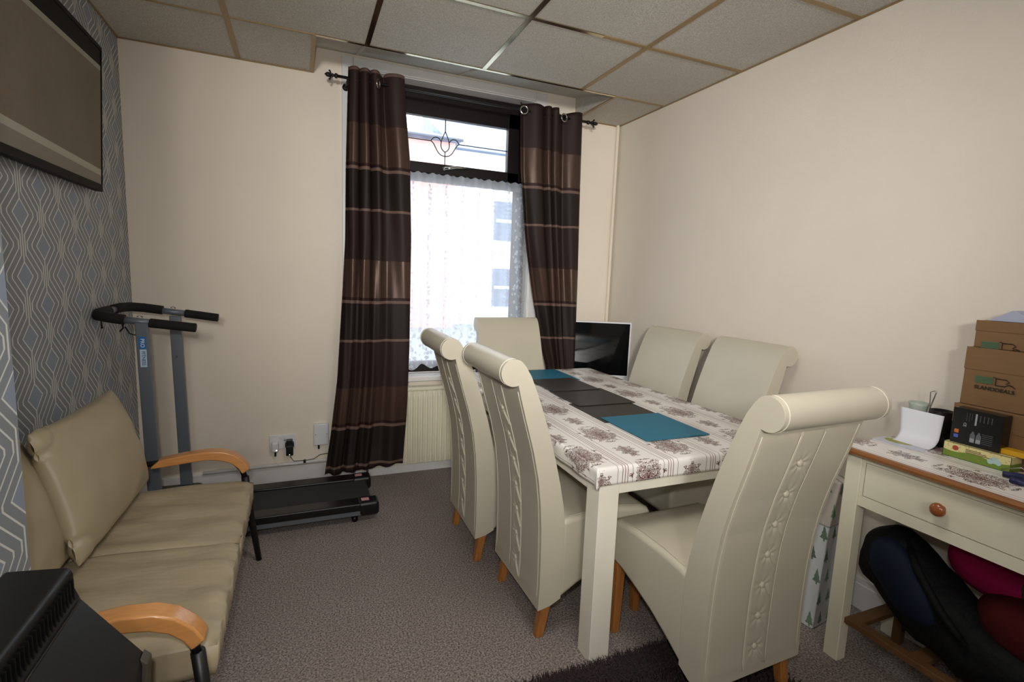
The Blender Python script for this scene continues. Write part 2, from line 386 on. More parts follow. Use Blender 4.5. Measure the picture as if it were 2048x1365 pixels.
def obj(name, bm, m, parent=None, smooth=False, bevel=0.0, bseg=2, loc=None, rot=None, angle=35, solid=0.0, sub=0):
    me = bpy.data.meshes.new(name); bm.to_mesh(me); bm.free()
    o = bpy.data.objects.new(name, me); C.objects.link(o)
    for mm in (m if isinstance(m, (list, tuple)) else [m]): me.materials.append(mm)
    if parent is not None: o.parent = parent
    if loc: o.location = loc
    if rot: o.rotation_euler = rot
    if smooth or bevel:
        for p in me.polygons: p.use_smooth = True
    if solid:
        s = o.modifiers.new('thick', 'SOLIDIFY'); s.thickness = solid; s.offset = 0
    if bevel:
        bv = o.modifiers.new('bevel', 'BEVEL'); bv.width = bevel; bv.segments = bseg; bv.limit_method = 'ANGLE'; bv.angle_limit = RAD(angle)
        wn_ = o.modifiers.new('wn', 'WEIGHTED_NORMAL'); wn_.keep_sharp = True
    if sub:
        sb = o.modifiers.new('sub', 'SUBSURF'); sb.levels = sub; sb.render_levels = sub
    return o
def B(): return bmesh.new()
def bx(name, a, b, m, parent=None, bevel=0.0, **k):
    bm = B(); box(bm, a, b); return obj(name, bm, m, parent, bevel=bevel, **k)
def empty(name, loc=(0, 0, 0), rz=0.0):
    o = bpy.data.objects.new(name, None); C.objects.link(o); o.location = loc; o.rotation_euler = (0, 0, rz); o.empty_display_size = 0.1
    return o
def tag(o, label, cat, group=None, kind=None):
    o['label'] = label; o['category'] = cat
    if group: o['group'] = group
    if kind: o['kind'] = kind
    return o
def struct(o, label=None):
    o['kind'] = 'structure'
    if label: o['label'] = label
    return o
def text(body, size, m, parent, loc, rot, name='lettering', sx=1.0, depth=0.0003, bold=0.0):
    c = bpy.data.curves.new(name, 'FONT'); c.body = body; c.size = size; c.align_x = 'CENTER'; c.align_y = 'CENTER'; c.extrude = depth; c.offset = bold
    tmp = bpy.data.objects.new(name + '_tmp', c); C.objects.link(tmp)
    bpy.context.view_layer.update()
    dg = bpy.context.evaluated_depsgraph_get()
    me = bpy.data.meshes.new_from_object(tmp.evaluated_get(dg))
    bpy.data.objects.remove(tmp)
    me.name = name; me.materials.clear(); me.materials.append(m)
    o = bpy.data.objects.new(name, me); C.objects.link(o); o.parent = parent
    o.location = loc; o.rotation_euler = rot; o.scale = (sx, 1, 1); return o

# ------------------------------------------------------------------ room shell
W, H, YF = 3.013, 2.465, -7.2
ZR = 2.602            # ceiling height where the recess meets the window wall
YR, XL, XR = -0.505, 0.920, 2.640
WX0, WX1, WZ0, WZ1 = 1.14, 2.33, 0.64, 2.53

bm = B(); box(bm, (-0.15, YF-0.1, -0.1), (W+0.1, 0.3, 0.0))
struct(obj('floor', bm, M_carpet), 'taupe speckled carpet')

bm = B()
box(bm, (0, 0, 0), (WX0, 0.3, 2.75)); box(bm, (WX1, 0, 0), (W+0.1, 0.3, 2.75))
box(bm, (WX0, 0, 0), (WX1, 0.3, WZ0)); box(bm, (WX0, 0, WZ1), (WX1, 0.3, 2.75))
struct(obj('wall_back', bm, M_wall), 'cream window wall')
bm = B(); box(bm, (W, YF, 0), (W+0.1, 0, 2.75)); struct(obj('wall_right', bm, M_wallR), 'plain cream right wall')
bm = B(); box(bm, (0, YF-0.1, 0), (W, YF, 2.75)); struct(obj('wall_front', bm, M_wall))
BX, BY0, BY1 = 0.32, -2.02, -3.45
bm = B(); box(bm, (-0.1, YF, 0), (0, 0.3, 2.75)); box(bm, (0, BY1, 0), (BX, BY0, H+0.02))
struct(obj('wall_left', bm, M_wpaper), 'alcove wall and chimney breast in geometric wallpaper')

# ceiling: flat tiles with a raised sloping bay in front of the window
bm = B()
def quad(*p):
    bm.faces.new([bm.verts.new(q) for q in p])
quad((0, YF, H), (W, YF, H), (W, YR, H), (0, YR, H))
quad((0, YR, H), (XL, YR, H), (XL, 0, H), (0, 0, H))
quad((XR, YR, H), (W, YR, H), (W, 0, H), (XR, 0, H))
quad((XL, YR, H+0.012), (XR, YR, H+0.012), (XR, 0, ZR), (XL, 0, ZR))
quad((XL, YR, H), (XL, 0, H), (XL, 0, ZR), (XL, YR, H+0.012))
quad((XR, YR, H), (XR, 0, H), (XR, 0, ZR), (XR, YR, H+0.012))
quad((XL, YR, H), (XR, YR, H), (XR, YR, H+0.012), (XL, YR, H+0.012))
# slab above
quad((-0.1, YF, 2.75), (W+0.1, YF, 2.75), (W+0.1, 0.3, 2.75), (-0.1, 0.3, 2.75))
bmesh.ops.remove_doubles(bm, verts=bm.verts, dist=1e-5)
struct(obj('ceiling', bm, M_tile), 'grey speckled ceiling tiles')
# grid strips
XA, T = 0.542, 0.62
bmt, bmb = B(), B()
def strip_y(bm_, x, y0, y1, wd=0.024): box(bm_, (x-wd/2, y0, H-0.004), (x+wd/2, y1, H))
def strip_x(bm_, y, x0, x1, wd=0.022): box(bm_, (x0, y-wd/2, H-0.0045), (x1, y+wd/2, H))
strip_y(bmt, XA, -4.5, 0); strip_y(bmt, XA+3*T, -4.5, YR); 
strip_y(bmb, XA+T, -4.5, YR); strip_y(bmb, XA+2*T, -4.5, YR)
strip_x(bmt, YR, 0, XL, 0.008); strip_x(bmb, YR, XL, XR, 0.018); strip_x(bmt, YR, XR, W, 0.012)
strip_x(bmt, YR-T, 0, XA+T, 0.012); strip_x(bmb, YR-T, XA+T, XA+2.6*T, 0.022); strip_x(bmt, YR-T, XA+2.6*T, W, 0.022)
for k in range(2, 6): strip_x(bmt, YR-k*T, 0, W, 0.02)
# the strips that climb the sloping bay
for x in (XA+T, XA+2*T):
    v = [bmb.verts.new(p) for p in ((x-0.01, YR, H+0.010), (x+0.01, YR, H+0.010), (x+0.01, 0, ZR-0.002), (x-0.01, 0, ZR-0.002))]
    bmb.faces.new(v)
# edge trims
box(bmt, (0, -0.008, H-0.006), (XL, 0, H)); box(bmt, (XR, -0.008, H-0.006), (W, 0, H)); box(bmt, (W-0.008, -4.5, H-0.006), (W, 0, H)); box(bmt, (0, -2.0, H-0.006), (0.008, 0, H))
box(bmt, (XL-0.014, YR, H-0.005), (XL+0.004, 0, H+0.004)); box(bmt, (XR-0.003, YR, H-0.005), (XR+0.012, 0, H+0.003))
struct(obj('trim_1', bmt, M_strip_tan), 'tan ceiling tile strips'); struct(obj('trim_2', bmb, M_strip_brass), 'shiny metal ceiling tile strips')

# baseboards
def base(name, a, b): struct(bx(name, a, b, M_white, bevel=0.004))
base('baseboard_back', (0, -0.016, 0), (W, 0.0, 0.125))
bm = B(); box(bm, (W-0.018, YF, 0), (W, -0.016, 0.11)); box(bm, (W-0.012, YF, 0.11), (W, -0.016, 0.135)); struct(obj('baseboard_right', bm, M_white, bevel=0.003))
base('baseboard_left', (0, BY0, 0), (0.016, -0.016, 0.125))

# window ------------------------------------------------------------------
win = empty('window_1', (0, 0, 0)); struct(win, 'brown framed window with leaded top light')
FY0, FY1 = 0.10, 0.17
bm = B()
box(bm, (WX0, FY0, WZ0+0.025), (WX0+0.075, FY1, WZ1)); box(bm, (WX1-0.075, FY0, WZ0+0.025), (WX1, FY1, WZ1))
box(bm, (WX0, FY0, WZ0+0.025), (WX1, FY1, WZ0+0.095)); box(bm, (WX0, FY0, 2.44), (WX1, FY1, WZ1)); box(bm, (WX0, FY0, 1.95), (WX1, FY1, 2.01))
obj('window_frame', bm, M_brown, win, bevel=0.004)
bm = B(); s0, s1 = WX0+0.07, WX1-0.07; sy0, sy1 = FY0-0.018, FY0+0.03
box(bm, (s0, sy0, 1.995), (s0+0.085, sy1, 2.45)); box(bm, (s1-0.085, sy0, 1.995), (s1, sy1, 2.45))
box(bm, (s0, sy0, 1.995), (s1, sy1, 2.06)); box(bm, (s0, sy0, 2.35), (s1, sy1, 2.45))
obj('opening_sash', bm, M_brown, win, bevel=0.004)
bx('upper_pane', (s0+0.08, FY0+0.012, 2.05), (s1-0.08, FY0+0.016, 2.36), M_glass, win)
bx('lower_pane', (WX0+0.07, FY0+0.032, WZ0+0.09), (WX1-0.07, FY0+0.036, 1.955), M_glass, win)
# leaded tulip
bm = B(); cx, gy = 1.735, FY0+0.008
def led(pts, r=0.0034): tube(bm, [(cx+a, gy, b) for a, b in pts], r, 6)
def bez(p0, p1, p2, p3, n=14):
    out = []
    for i in range(n+1):
        t = i/n; a = (1-t)**3; b_ = 3*(1-t)**2*t; c_ = 3*(1-t)*t*t; d_ = t**3
        out.append(tuple(a*p0[k]+b_*p1[k]+c_*p2[k]+d_*p3[k] for k in range(2)))
    return out
led([(0, 2.355), (0, 2.275)]); led([(0, 2.145), (0, 2.055)])
for sg in (-1, 1):
    led([(sg*q[0], q[1]) for q in bez((0, 2.275), (0.03, 2.215), (0.046, 2.165), (0, 2.145))])
    led([(sg*q[0], q[1]) for q in bez((0.026, 2.202), (0.040, 2.242), (0.078, 2.242), (0.096, 2.205))])
    led([(sg*q[0], q[1]) for q in bez((0.096, 2.205), (0.060, 2.190), (0.062, 2.115), (0.0, 2.118))])
    led([(sg*0.096, 2.205), (sg*0.44, 2.205)], 0.0032)
obj('leading', bm, M_lead, win, smooth=True)
bm = B(); tube(bm, [(1.72, FY0-0.02, 2.028), (1.72, FY0-0.045, 2.028)], 0.011, 12); tube(bm, [(1.72, FY0-0.045, 2.028), (1.76, FY0-0.052, 2.034), (1.80, FY0-0.05, 2.045), (1.885, FY0-0.045, 2.048)], [0.009, 0.008, 0.009, 0.007], 10)
obj('window_handle', bm, M_chrome, win, smooth=True)
bm = B(); box(bm, (WX0-0.02, -0.045, WZ0-0.01), (WX1+0.02, FY0+0.02, WZ0+0.022)); obj('window_sill', bm, M_white, win, bevel=0.006)
bm = B(); t0 = 0.018
box(bm, (WX0-0.064, -t0, WZ0-0.01), (WX0, 0, WZ1+0.055)); box(bm, (WX1, -t0, WZ0-0.01), (WX1+0.085, 0, WZ1+0.055)); box(bm, (WX0+0.0002, -t0, WZ1), (WX1-0.0002, 0, WZ1+0.055))
struct(obj('trim_3', bm, M_white, bevel=0.005), 'white window architrave')
bm = B(); e = 0.004
box(bm, (WX0, 0, WZ0), (WX0+e, FY0, WZ1)); box(bm, (WX1-e, 0, WZ0), (WX1, FY0, WZ1)); box(bm, (WX0, 0, WZ1-e), (WX1, FY0, WZ1))
struct(obj('trim_4', bm, M_white), 'white window reveal')
# boxed pipe in the corner
struct(bx('trim_5', (W-0.03, -0.028, 0), (W-0.012, -0.008, H), M_wall, bevel=0.004), 'cream boxed pipe in the corner')
# white pipe over the skirting
bm = B(); tube(bm, [(0.30, -0.03, 0.140), (1.0, -0.03, 0.150), (1.3, -0.03, 0.150)], 0.011, 10)
struct(obj('trim_6', bm, M_white, smooth=True), 'white pipe above the skirting')

# ------------------------------------------------------------------ outside
road = struct(bx('floor_outside', (-14, 0.35, -0.3), (18, 30, -0.2), M_pave))
bh = empty('terrace_house', (0, 11, 0)); tag(bh, 'pink brick terraced house with slate roof seen through the window', 'house')
bx('brick_wall', (-3, 0, -0.2), (4.9, 0.4, 5.08), M_brick, bh)
bm = B(); prism(bm, [(-0.35, 5.02), (3.5, 6.2), (3.5, 5.02)], 'x', -3.2, 5.0); obj('slate_roof', bm, M_slate, bh)
bm = B(); tube(bm, [(-3.2, -0.4, 5.02), (5.0, -0.4, 5.02)], 0.04, 10); obj('gutter', bm, mat('grey_gutter', rgb(80, 84, 96), 0.5), bh)
for (x0, z0) in ((0.0, 0.6), (-2.4, 0.6), (0.0, 3.0), (-2.4, 3.0)):
    f = bx('house_window', (x0, -0.05, z0), (x0+1.2, 0.02, z0+1.4), M_render, bh)
    for q in (0, 1): bx('pane', (x0+0.08+q*0.55, -0.06, z0+0.08), (x0+0.57+q*0.55, -0.045, z0+1.32), mat('dark_pane', rgb(120, 140, 165), 0.2), f)
gh = empty('rendered_house', (0, 12, 0)); tag(gh, 'white rendered house with long blue windows beyond the net curtain', 'house')
bx('render_wall', (5.1, 0, -0.2), (16, 0.4, 5.2), M_render, gh)
bm = B(); prism(bm, [(-0.3, 5.1), (4.0, 7.2), (4.0, 5.1)], 'x', 5.05, 16.2); obj('slate_roof', bm, M_slate, gh)
for (x0, z0) in ((6.5, 0.4), (9.6, 0.4), (6.5, 2.5), (9.6, 2.5)):
    f = bx('house_window', (x0, -0.05, z0), (x0+2.2, 0.02, z0+1.2), M_slate, gh)
    bx('glazing_bar', (x0+0.05, -0.07, z0+0.55), (x0+2.15, -0.05, z0+0.65), M_render, f)

# ------------------------------------------------------------------ curtains
def lerp_tab(tab, z):
    tab = sorted(tab)
    if z <= tab[0][0]: return tab[0][1]
    for (a, va), (b_, vb) in zip(tab, tab[1:]):
        if z <= b_:
            t = (z-a)/(b_-a); return va + (vb-va)*t
    return tab[-1][1]
def make_curtain(name, left, right, zt, zb, folds, label, seed, fwave, y0=-0.148):
    e_ = empty(name, (0, 0, 0)); tag(e_, label, 'curtain', 'brown banded eyelet curtains')
    nu, nv = 220, 110
    def fn(u, v):
        zt_u = zt(u); zb_u = zb(u); z = zb_u + (zt_u-zb_u)*v
        xl = lerp_tab(left, z); xr = lerp_tab(right, z)
        A = 0.026*(0.45+0.55*v) + 0.004*sin(9*v+seed)
        ph = fwave(u)*2*pi*folds + 0.5*sin(3.0*z+seed)*(1-v)
        y = y0 + A*sin(ph) + 0.005*sin(2.3*ph+4*z+seed)*(1-v*0.7)
        x = xl + (xr-xl)*u + 0.010*cos(ph)*(0.3+0.7*v)
        if seed > 2: q_ = min(1, max(0, (1.5-z)/0.35)); q_ *= max(0, 1-u*1.6); y += 0.055*q_; x += 0.030*q_
        if v < 0.06: y -= (0.06-v)*0.25*(1 if seed > 2 else 0.7)
        return (x, y, z)
    bm = B(); grid(bm, nu, nv, fn)
    obj('fabric', bm, M_curtain, e_, smooth=True, solid=0.003)
    return e_
z_rod = 2.415
cu1 = make_curtain('curtain', [(2.47, 1.092), (1.944, 1.079), (1.518, 1.075), (1.105, 1.053), (0.68, 1.028), (0.339, 0.99), (0.10, 0.955)],
    [(2.47, 1.405), (2.3, 1.415), (2.016, 1.444), (1.542, 1.459), (0.855, 1.457), (0.432, 1.447), (0.10, 1.425)],
    lambda u: 2.478 - 0.022*max(0, 1-abs(u-0.62)/0.10), lambda u: 0.10+0.03*u**2 + 0.006*sin(u*30), 4.0,
    'brown banded eyelet curtain left of the window, reaching the skirting', 1.0, lambda u: (u/0.56*0.76 if u < 0.56 else 0.76+(u-0.56)/0.44*0.24))
cu2 = make_curtain('curtain', [(2.45, 2.150), (2.041, 2.170), (1.623, 2.221), (1.391, 2.261), (1.187, 2.301), (0.872, 2.37), (0.71, 2.417), (0.1, 2.45)],
    [(2.47, 2.606), (1.889, 2.621), (1.406, 2.639), (1.05, 2.648), (0.70, 2.653), (0.1, 2.66)],
    lambda u: 2.458 - (0.035*(1-(u-0.60)/0.4) if u > 0.60 else 0), lambda u: 0.12, 4.0,
    'brown banded eyelet curtain right of the window, hanging beside the computer', 3.0, lambda u: (u/0.38*0.27 if u < 0.38 else (0.27+(u-0.38)/0.22*0.46 if u < 0.60 else 0.73+(u-0.60)/0.40*0.27)))
def eyelet(par, x, y, z, rz):
    bm = B(); n = 20; R_, r_ = 0.024, 0.0045
    V = [[bm.verts.new(((R_+r_*cos(b_))*cos(a), r_*sin(b_), (R_+r_*cos(b_))*sin(a))) for b_ in [2*pi*j/8 for j in range(8)]] for a in [2*pi*i/n for i in range(n)]]
    for i in range(n):
        for j in range(8): bm.faces.new((V[i][j], V[(i+1) % n][j], V[(i+1) % n][(j+1) % 8], V[i][(j+1) % 8]))
    obj('eyelet_ring', bm, M_chrome, par, smooth=True, loc=(x, y, z), rot=(0, 0, rz))
eyelet(cu1, 1.262, -0.180, 2.400, RAD(62)); eyelet(cu2, 2.170, -0.186, 2.400, RAD(-10)); eyelet(cu2, 2.460, -0.186, 2.395, RAD(14))
# rod
rod = empty('curtain_rod', (0, 0, 0)); tag(rod, 'black iron curtain pole with fleur finials over the window', 'curtain pole')
bm = B(); tube(bm, [(1.04, -0.148, z_rod), (2.69, -0.148, z_rod-0.01)], 0.008, 10); obj('pole', bm, M_iron, rod, smooth=True)
def finial(x, s, z):
    bm = B(); lathe(bm, [(0.008, 0), (0.013, 0.004), (0.013, 0.018), (0.008, 0.022), (0.007, 0.03), (0.012, 0.036), (0.007, 0.042), (0.006, 0.05), (0.013, 0.062), (0.011, 0.078), (0.002, 0.092)], axis='x', seg=12)
    for sg in (1, -1):
        tube(bm, [(0.045, 0, 0), (0.050, 0, sg*0.012), (0.056, 0, sg*0.022), (0.064, 0, sg*0.022)], [0.005, 0.006, 0.006, 0.003], 8)
        tube(bm, [(0.045, 0, 0), (0.050, sg*0.012, 0), (0.056, sg*0.020, 0), (0.064, sg*0.020, 0)], [0.005, 0.006, 0.006, 0.003], 8)
    o = obj('finial', bm, M_iron, rod, smooth=True, loc=(x, -0.148, z)); o.scale = (s, 1, 1)
finial(1.045, -0.75, z_rod); finial(2.655, 0.95, z_rod-0.01)
for x in (1.098, 2.60):
    bm = B(); tube(bm, [(x, -0.148, z_rod-0.012), (x, -0.024, z_rod-0.012)], 0.006, 8); lathe(bm, [(0.02, -0.026), (0.02, -0.019)], c=(x, 0, z_rod-0.012), axis='y', seg=14); obj('bracket', bm, M_iron, rod, smooth=True)
# net curtain
def netf(u, v):
    x = 1.19 + 1.155*u
    zb = 0.70 + 0.012*sin(u*60) + 0.02*max(0, sin(u*22)); zt = 1.985 + 0.004*sin(u*150)
    z = zb + (zt-zb)*v
    y = 0.045 + 0.012*sin(u*75) + 0.006*sin(u*31+z*2)*(1-v)
    x += (0.03*(1-v) if u > 0.9 else 0)
    return (x, y, z)
bm = B(); grid(bm, 260, 40, netf)
tag(obj('net_curtain', bm, M_lace, smooth=True), 'white lace net curtain gathered across the lower window pane', 'net curtain')

# radiator ---------------------------------------------------------------
rd = empty('radiator', (1.25, -0.05, 0)); tag(rd, 'white ribbed panel radiator under the window sill', 'radiator')
bm = B(); rw = 1.05; ribs = 32
def radf(u, v):
    x = rw*u; rib = abs(((u*ribs) % 1.0) - 0.5)*2
    edge_ = min(1, min(v, 1-v)*14) * (1 if 0.02 < u < 0.98 else 0)
    return (x, -0.035 - 0.010*edge_*(1 if rib > 0.35 else 0.0), 0.085 + 0.50*v)
grid(bm, ribs*8+1, 22, radf); obj('ribbed_panel', bm, M_cream, rd, smooth=False)
bx('radiator_body', (0, -0.034, 0.085), (rw, 0.025, 0.585), M_cream, rd, bevel=0.006)
bm = B(); box(bm, (-0.004, -0.05, 0.58), (rw+0.004, 0.03, 0.60))
obj('top_grille', bm, M_cream, rd, bevel=0.004)
bm = B(); tube(bm, [(-0.03, -0.01, 0.13), (-0.03, -0.01, 0.0)], 0.0075, 8); tube(bm, [(-0.03, -0.01, 0.12), (0.0, -0.01, 0.12)], 0.012, 8); obj('feed_pipe', bm, M_chrome, rd, smooth=True)

# ------------------------------------------------------------------ sockets and small wall things
sk = empty('wall_socket', (0.724, 0, 0.283)); tag(sk, 'white double wall socket low on the cream wall behind the treadmill', 'socket')
bx('face_plate', (-0.074, -0.009, -0.044), (0.074, 0, 0.044), M_whitepl, sk, bevel=0.003)
for x in (-0.013, 0.013): bx('switch', (x-0.007, -0.014, 0.018), (x+0.007, -0.009, 0.038), M_whitepl, sk, bevel=0.001)
bm = B(); 
for v in range(3): box(bm, (0.006, -0.0095, 0.003+0.004*v), (0.018, -0.009, 0.005+0.004*v))
obj('marking', bm, M_ink, sk)
pl = empty('white_plug', (0.682, -0.009, 0.262)); tag(pl, 'white charger plug with glowing dot in the left socket outlet', 'plug')
bx('plug_body', (-0.021, -0.04, -0.032), (0.021, 0, 0.032), M_whitepl, pl, bevel=0.012, bseg=4)
def emis(name, col, st):
    m, nt, b = nodes(name); b.inputs['Emission Color'].default_value = (*col, 1); b.inputs['Emission Strength'].default_value = st; return m
bm = B(); lathe(bm, [(0.003, -0.0415), (0.003, -0.039)], c=(0.008, 0, -0.018), axis='y', seg=10); obj('indicator_light', bm, emis('led_white', (1, 1, 1), 3.0), pl)
bm = B(); tube(bm, [(0.0, -0.02, -0.03), (0.0, -0.02, -0.06)], 0.0055, 8); obj('cable_connector', bm, M_blackpl, pl)
bm = B(); tube(bm, [(0.682, -0.029, 0.205), (0.682, -0.028, 0.18), (0.70, -0.045, 0.150), (0.80, -0.046, 0.146), (0.95, -0.046, 0.158), (1.05, -0.05, 0.165)], 0.0022, 6)
tag(obj('white_cable', bm, M_whitepl, smooth=True), 'thin white charger cable lying along the pipe from the left plug', 'cable')
bp = empty('black_adapter', (0.762, -0.009, 0.262)); tag(bp, 'black power adapter plugged into the right socket outlet', 'adapter')
bm = B(); box(bm, (-0.02, -0.05, -0.055), (0.02, 0, 0.005)); box(bm, (-0.025, -0.03, -0.01), (0.025, 0, 0.02)); box(bm, (-0.018, -0.036, 0.01), (0.018, 0, 0.038)); obj('adapter_body', bm, M_blackpl, bp, bevel=0.004)
bm = B(); lathe(bm, [(0.002, -0.0512), (0.002, -0.049)], c=(0.0, 0, -0.048), axis='y', seg=8); obj('indicator_light', bm, emis('led_green', (0.8, 1, 0.8), 3.0), bp)
bm = B(); tube(bm, [(0.764, -0.03, 0.21), (0.766, -0.035, 0.19), (0.785, -0.05, 0.168), (0.86, -0.052, 0.167), (0.90, -0.052, 0.172), (0.935, -0.052, 0.195), (1.03, -0.055, 0.205)], 0.0022, 6)
tag(obj('black_cable', bm, M_blackpl, smooth=True), 'thin black adapter cable clipped above the skirting', 'cable')
bm = B(); box(bm, (-0.007, -0.014, -0.016), (0.007, 0, 0.004)); tag(obj('cable_clip', bm, M_blackpl, loc=(0.846, -0.045, 0.168), bevel=0.002), 'small black cable clip on the black cable', 'clip')
ph = empty('phone_box', (0.944, 0, 0.315)); tag(ph, 'white rectangular wall box beside the left curtain', 'junction box')
bx('cover', (-0.043, -0.028, -0.068), (0.043, 0, 0.068), M_whitepl, ph, bevel=0.006, bseg=3)
for x in (-0.033, 0.033):
    bm = B(); lathe(bm, [(0.003, -0.0288), (0.003, -0.027)], c=(x, 0, 0.002), axis='y', seg=8); obj('screw', bm, M_greym, ph)
bm = B(); tube(bm, [(-0.015, -0.014, -0.066), (-0.015, -0.014, -0.095)], 0.0055, 8); obj('cable_connector', bm, M_blackpl, ph)

# ------------------------------------------------------------------ treadmill
tm = empty('treadmill', (0, 0, 0)); tag(tm, 'folding treadmill with grey uprights and black foam handlebar along the cream wall', 'treadmill')
TY0, TY1 = -0.64, -0.20
bm = B(); box(bm, (0.20, TY0+0.085, 0.055), (1.185, TY1-0.085, 0.098)); obj('running_belt', bm, M_belt, tm, bevel=0.015, bseg=3)
for (y0, y1) in ((TY0, TY0+0.09), (TY1-0.09, TY1)):
    r_ = bx('side_rail', (0.12, y0, 0.055), (1.12, y1, 0.108), M_blackpl, tm, bevel=0.008)
    yy = y0-0.001 if y0 == TY0 else y1-0.003
    bx('metal_trim', (0.14, yy, 0.045), (1.12, yy+0.004, 0.068), M_greym, r_)
    c_ = bx('end_cap', (1.105, y0-0.003, 0.035), (1.215, y1+0.003, 0.112), M_blackpl, tm, bevel=0.018, bseg=4)
    bx('warning_sticker', (1.125, (y0+y1)/2-0.018, 0.1125), (1.165, (y0+y1)/2+0.018, 0.1132), mat('pink_sticker', rgb(205, 150, 150), 0.6, var=0.25, vscale=90), c_)
    bm = B(); tube(bm, [(1.09, y0+0.02, 0.016), (1.09, y1-0.02, 0.016)], 0.016, 12); obj('roller_foot', bm, M_blackpl, tm, smooth=True)
bx('motor_cover', (0.10, TY0+0.02, 0.02), (0.34, TY1-0.02, 0.17), M_blackpl, tm, bevel=0.03, bseg=4)
bx('base_frame', (0.10, TY0+0.01, 0.0), (0.42, TY1-0.01, 0.03), M_greym, tm, bevel=0.004)
for i, y in enumerate((-0.585, -0.245)):
    x0 = 0.185 if i == 0 else 0.245
    bm = B(); prism(bm, [(x0-0.010, 0.02), (x0+0.045, 0.02), (x0+0.022, 1.075), (x0-0.028, 1.075)], 'y', y-0.014, y+0.014)
    po = obj('upright_post', bm, M_greym, tm, bevel=0.004)
    if i == 0:
        xs = x0-0.002
        lg = bx('logo_sticker', (xs-0.013, y-0.0155, 0.955), (xs+0.013, y-0.0142, 1.01), mat('sticker_blue', rgb(20, 110, 190), 0.4), po)
        lw_ = bx('logo_sticker', (xs-0.011, y-0.0158, 0.873), (xs+0.014, y-0.0142, 0.953), mat('sticker_pale_blue', rgb(190, 214, 235), 0.4), po)
        text('PRO', 0.021, M_whitepl, lg, (xs, y-0.0162, 0.982), (RAD(90), RAD(90), 0), bold=0.0003)
        text('FITNESS', 0.0185, mat('sticker_ink', rgb(70, 100, 140), 0.5), lw_, (xs+0.002, y-0.0165, 0.913), (RAD(90), RAD(90), 0), bold=0.0003)
    else:
        bm = B(); lathe(bm, [(0.005, -0.004), (0.006, 0)], c=(x0-0.002, y-0.014, 0.865), axis='y', seg=10); obj('bolt', bm, M_chrome, po)
    xa, zc = (0.10, 1.088) if i == 0 else (0.16, 1.105)
    bm = B(); tube(bm, [(xa-0.02, y, zc+0.002), (0.245+0.06*i, y, zc-0.020)], 0.0155, 12); obj('handle_tube', bm, M_greym, tm, smooth=True)
    bm = B(); tube(bm, [(0.210+0.075*i, y, zc-0.004-0.013), (0.39+0.045*i, y, zc-0.040)], 0.021, 14); obj('foam_grip', bm, M_foam, tm, smooth=True, bevel=0.004)
    bm = B(); tube(bm, [(0.165+0.06*i, y-0.004, zc+0.010), (0.175+0.06*i, y, zc+0.018), (0.185+0.06*i, y+0.004, zc+0.008)], 0.003, 6); obj('bolt', bm, M_chrome, tm, smooth=True)
bm = B(); tube(bm, [(0.12, -0.585, 1.085), (0.06, -0.585, 1.095), (0.02, -0.57, 1.102), (0.012, -0.54, 1.108), (0.03, -0.47, 1.116)], 0.0225, 14); obj('foam_grip', bm, M_foam, tm, smooth=True)
bm = B(); tube(bm, [(0.03, -0.50, 1.112), (0.03, -0.36, 1.118)], 0.0155, 12); obj('handle_tube', bm, M_greym, tm, smooth=True)
bm = B(); tube(bm, [(0.03, -0.40, 1.117), (0.035, -0.31, 1.12), (0.06, -0.26, 1.12), (0.11, -0.245, 1.115), (0.19, -0.245, 1.103)], 0.0225, 14); obj('foam_grip', bm, M_foam, tm, smooth=True)
bm = B(); tube(bm, [(0.105, -0.56, 1.07), (0.105, -0.56, 1.045), (0.09, -0.55, 1.03)], 0.004, 6); obj('loose_cable', bm, M_blackpl, tm, smooth=True); bm = B(); tube(bm, [(0.03, -0.57, 1.085), (0.032, -0.57, 1.045)], [0.002, 0.005], 6); obj('loose_cable', bm, M_blackpl, tm, smooth=True); bm = B(); tube(bm, [(0.11, -0.55, 1.05), (0.125, -0.55, 1.02), (0.145, -0.55, 1.012), (0.165, -0.56, 1.035)], 0.003, 6)
obj('loose_cable', bm, M_blackpl, tm, smooth=True)

# ------------------------------------------------------------------ picture on the alcove wall
pf = empty('framed_picture', (0.016, -0.500, 1.640)); pf.rotation_euler = (0, RAD(2.6), 0)
tag(pf, 'large dark framed taupe print tilted forward on the wallpapered wall', 'picture')
PL, PH = 1.40, 0.600
bm = B(); fw = 0.016
box(bm, (0, -PL, 0), (0.03, 0, 0.030)); box(bm, (0, -PL, PH-fw), (0.03, 0, PH)); box(bm, (0, -fw*0.4, 0), (0.03, 0, PH)); box(bm, (0, -PL, 0), (0.03, -PL+fw, PH))
obj('frame', bm, mat('dark_frame', rgb(12, 12, 10), 0.6, spec=0.15), pf, bevel=0.002)
bx('print', (0.005, -PL+0.01, 0.01), (0.026, -0.004, PH-0.01), M_art, pf)

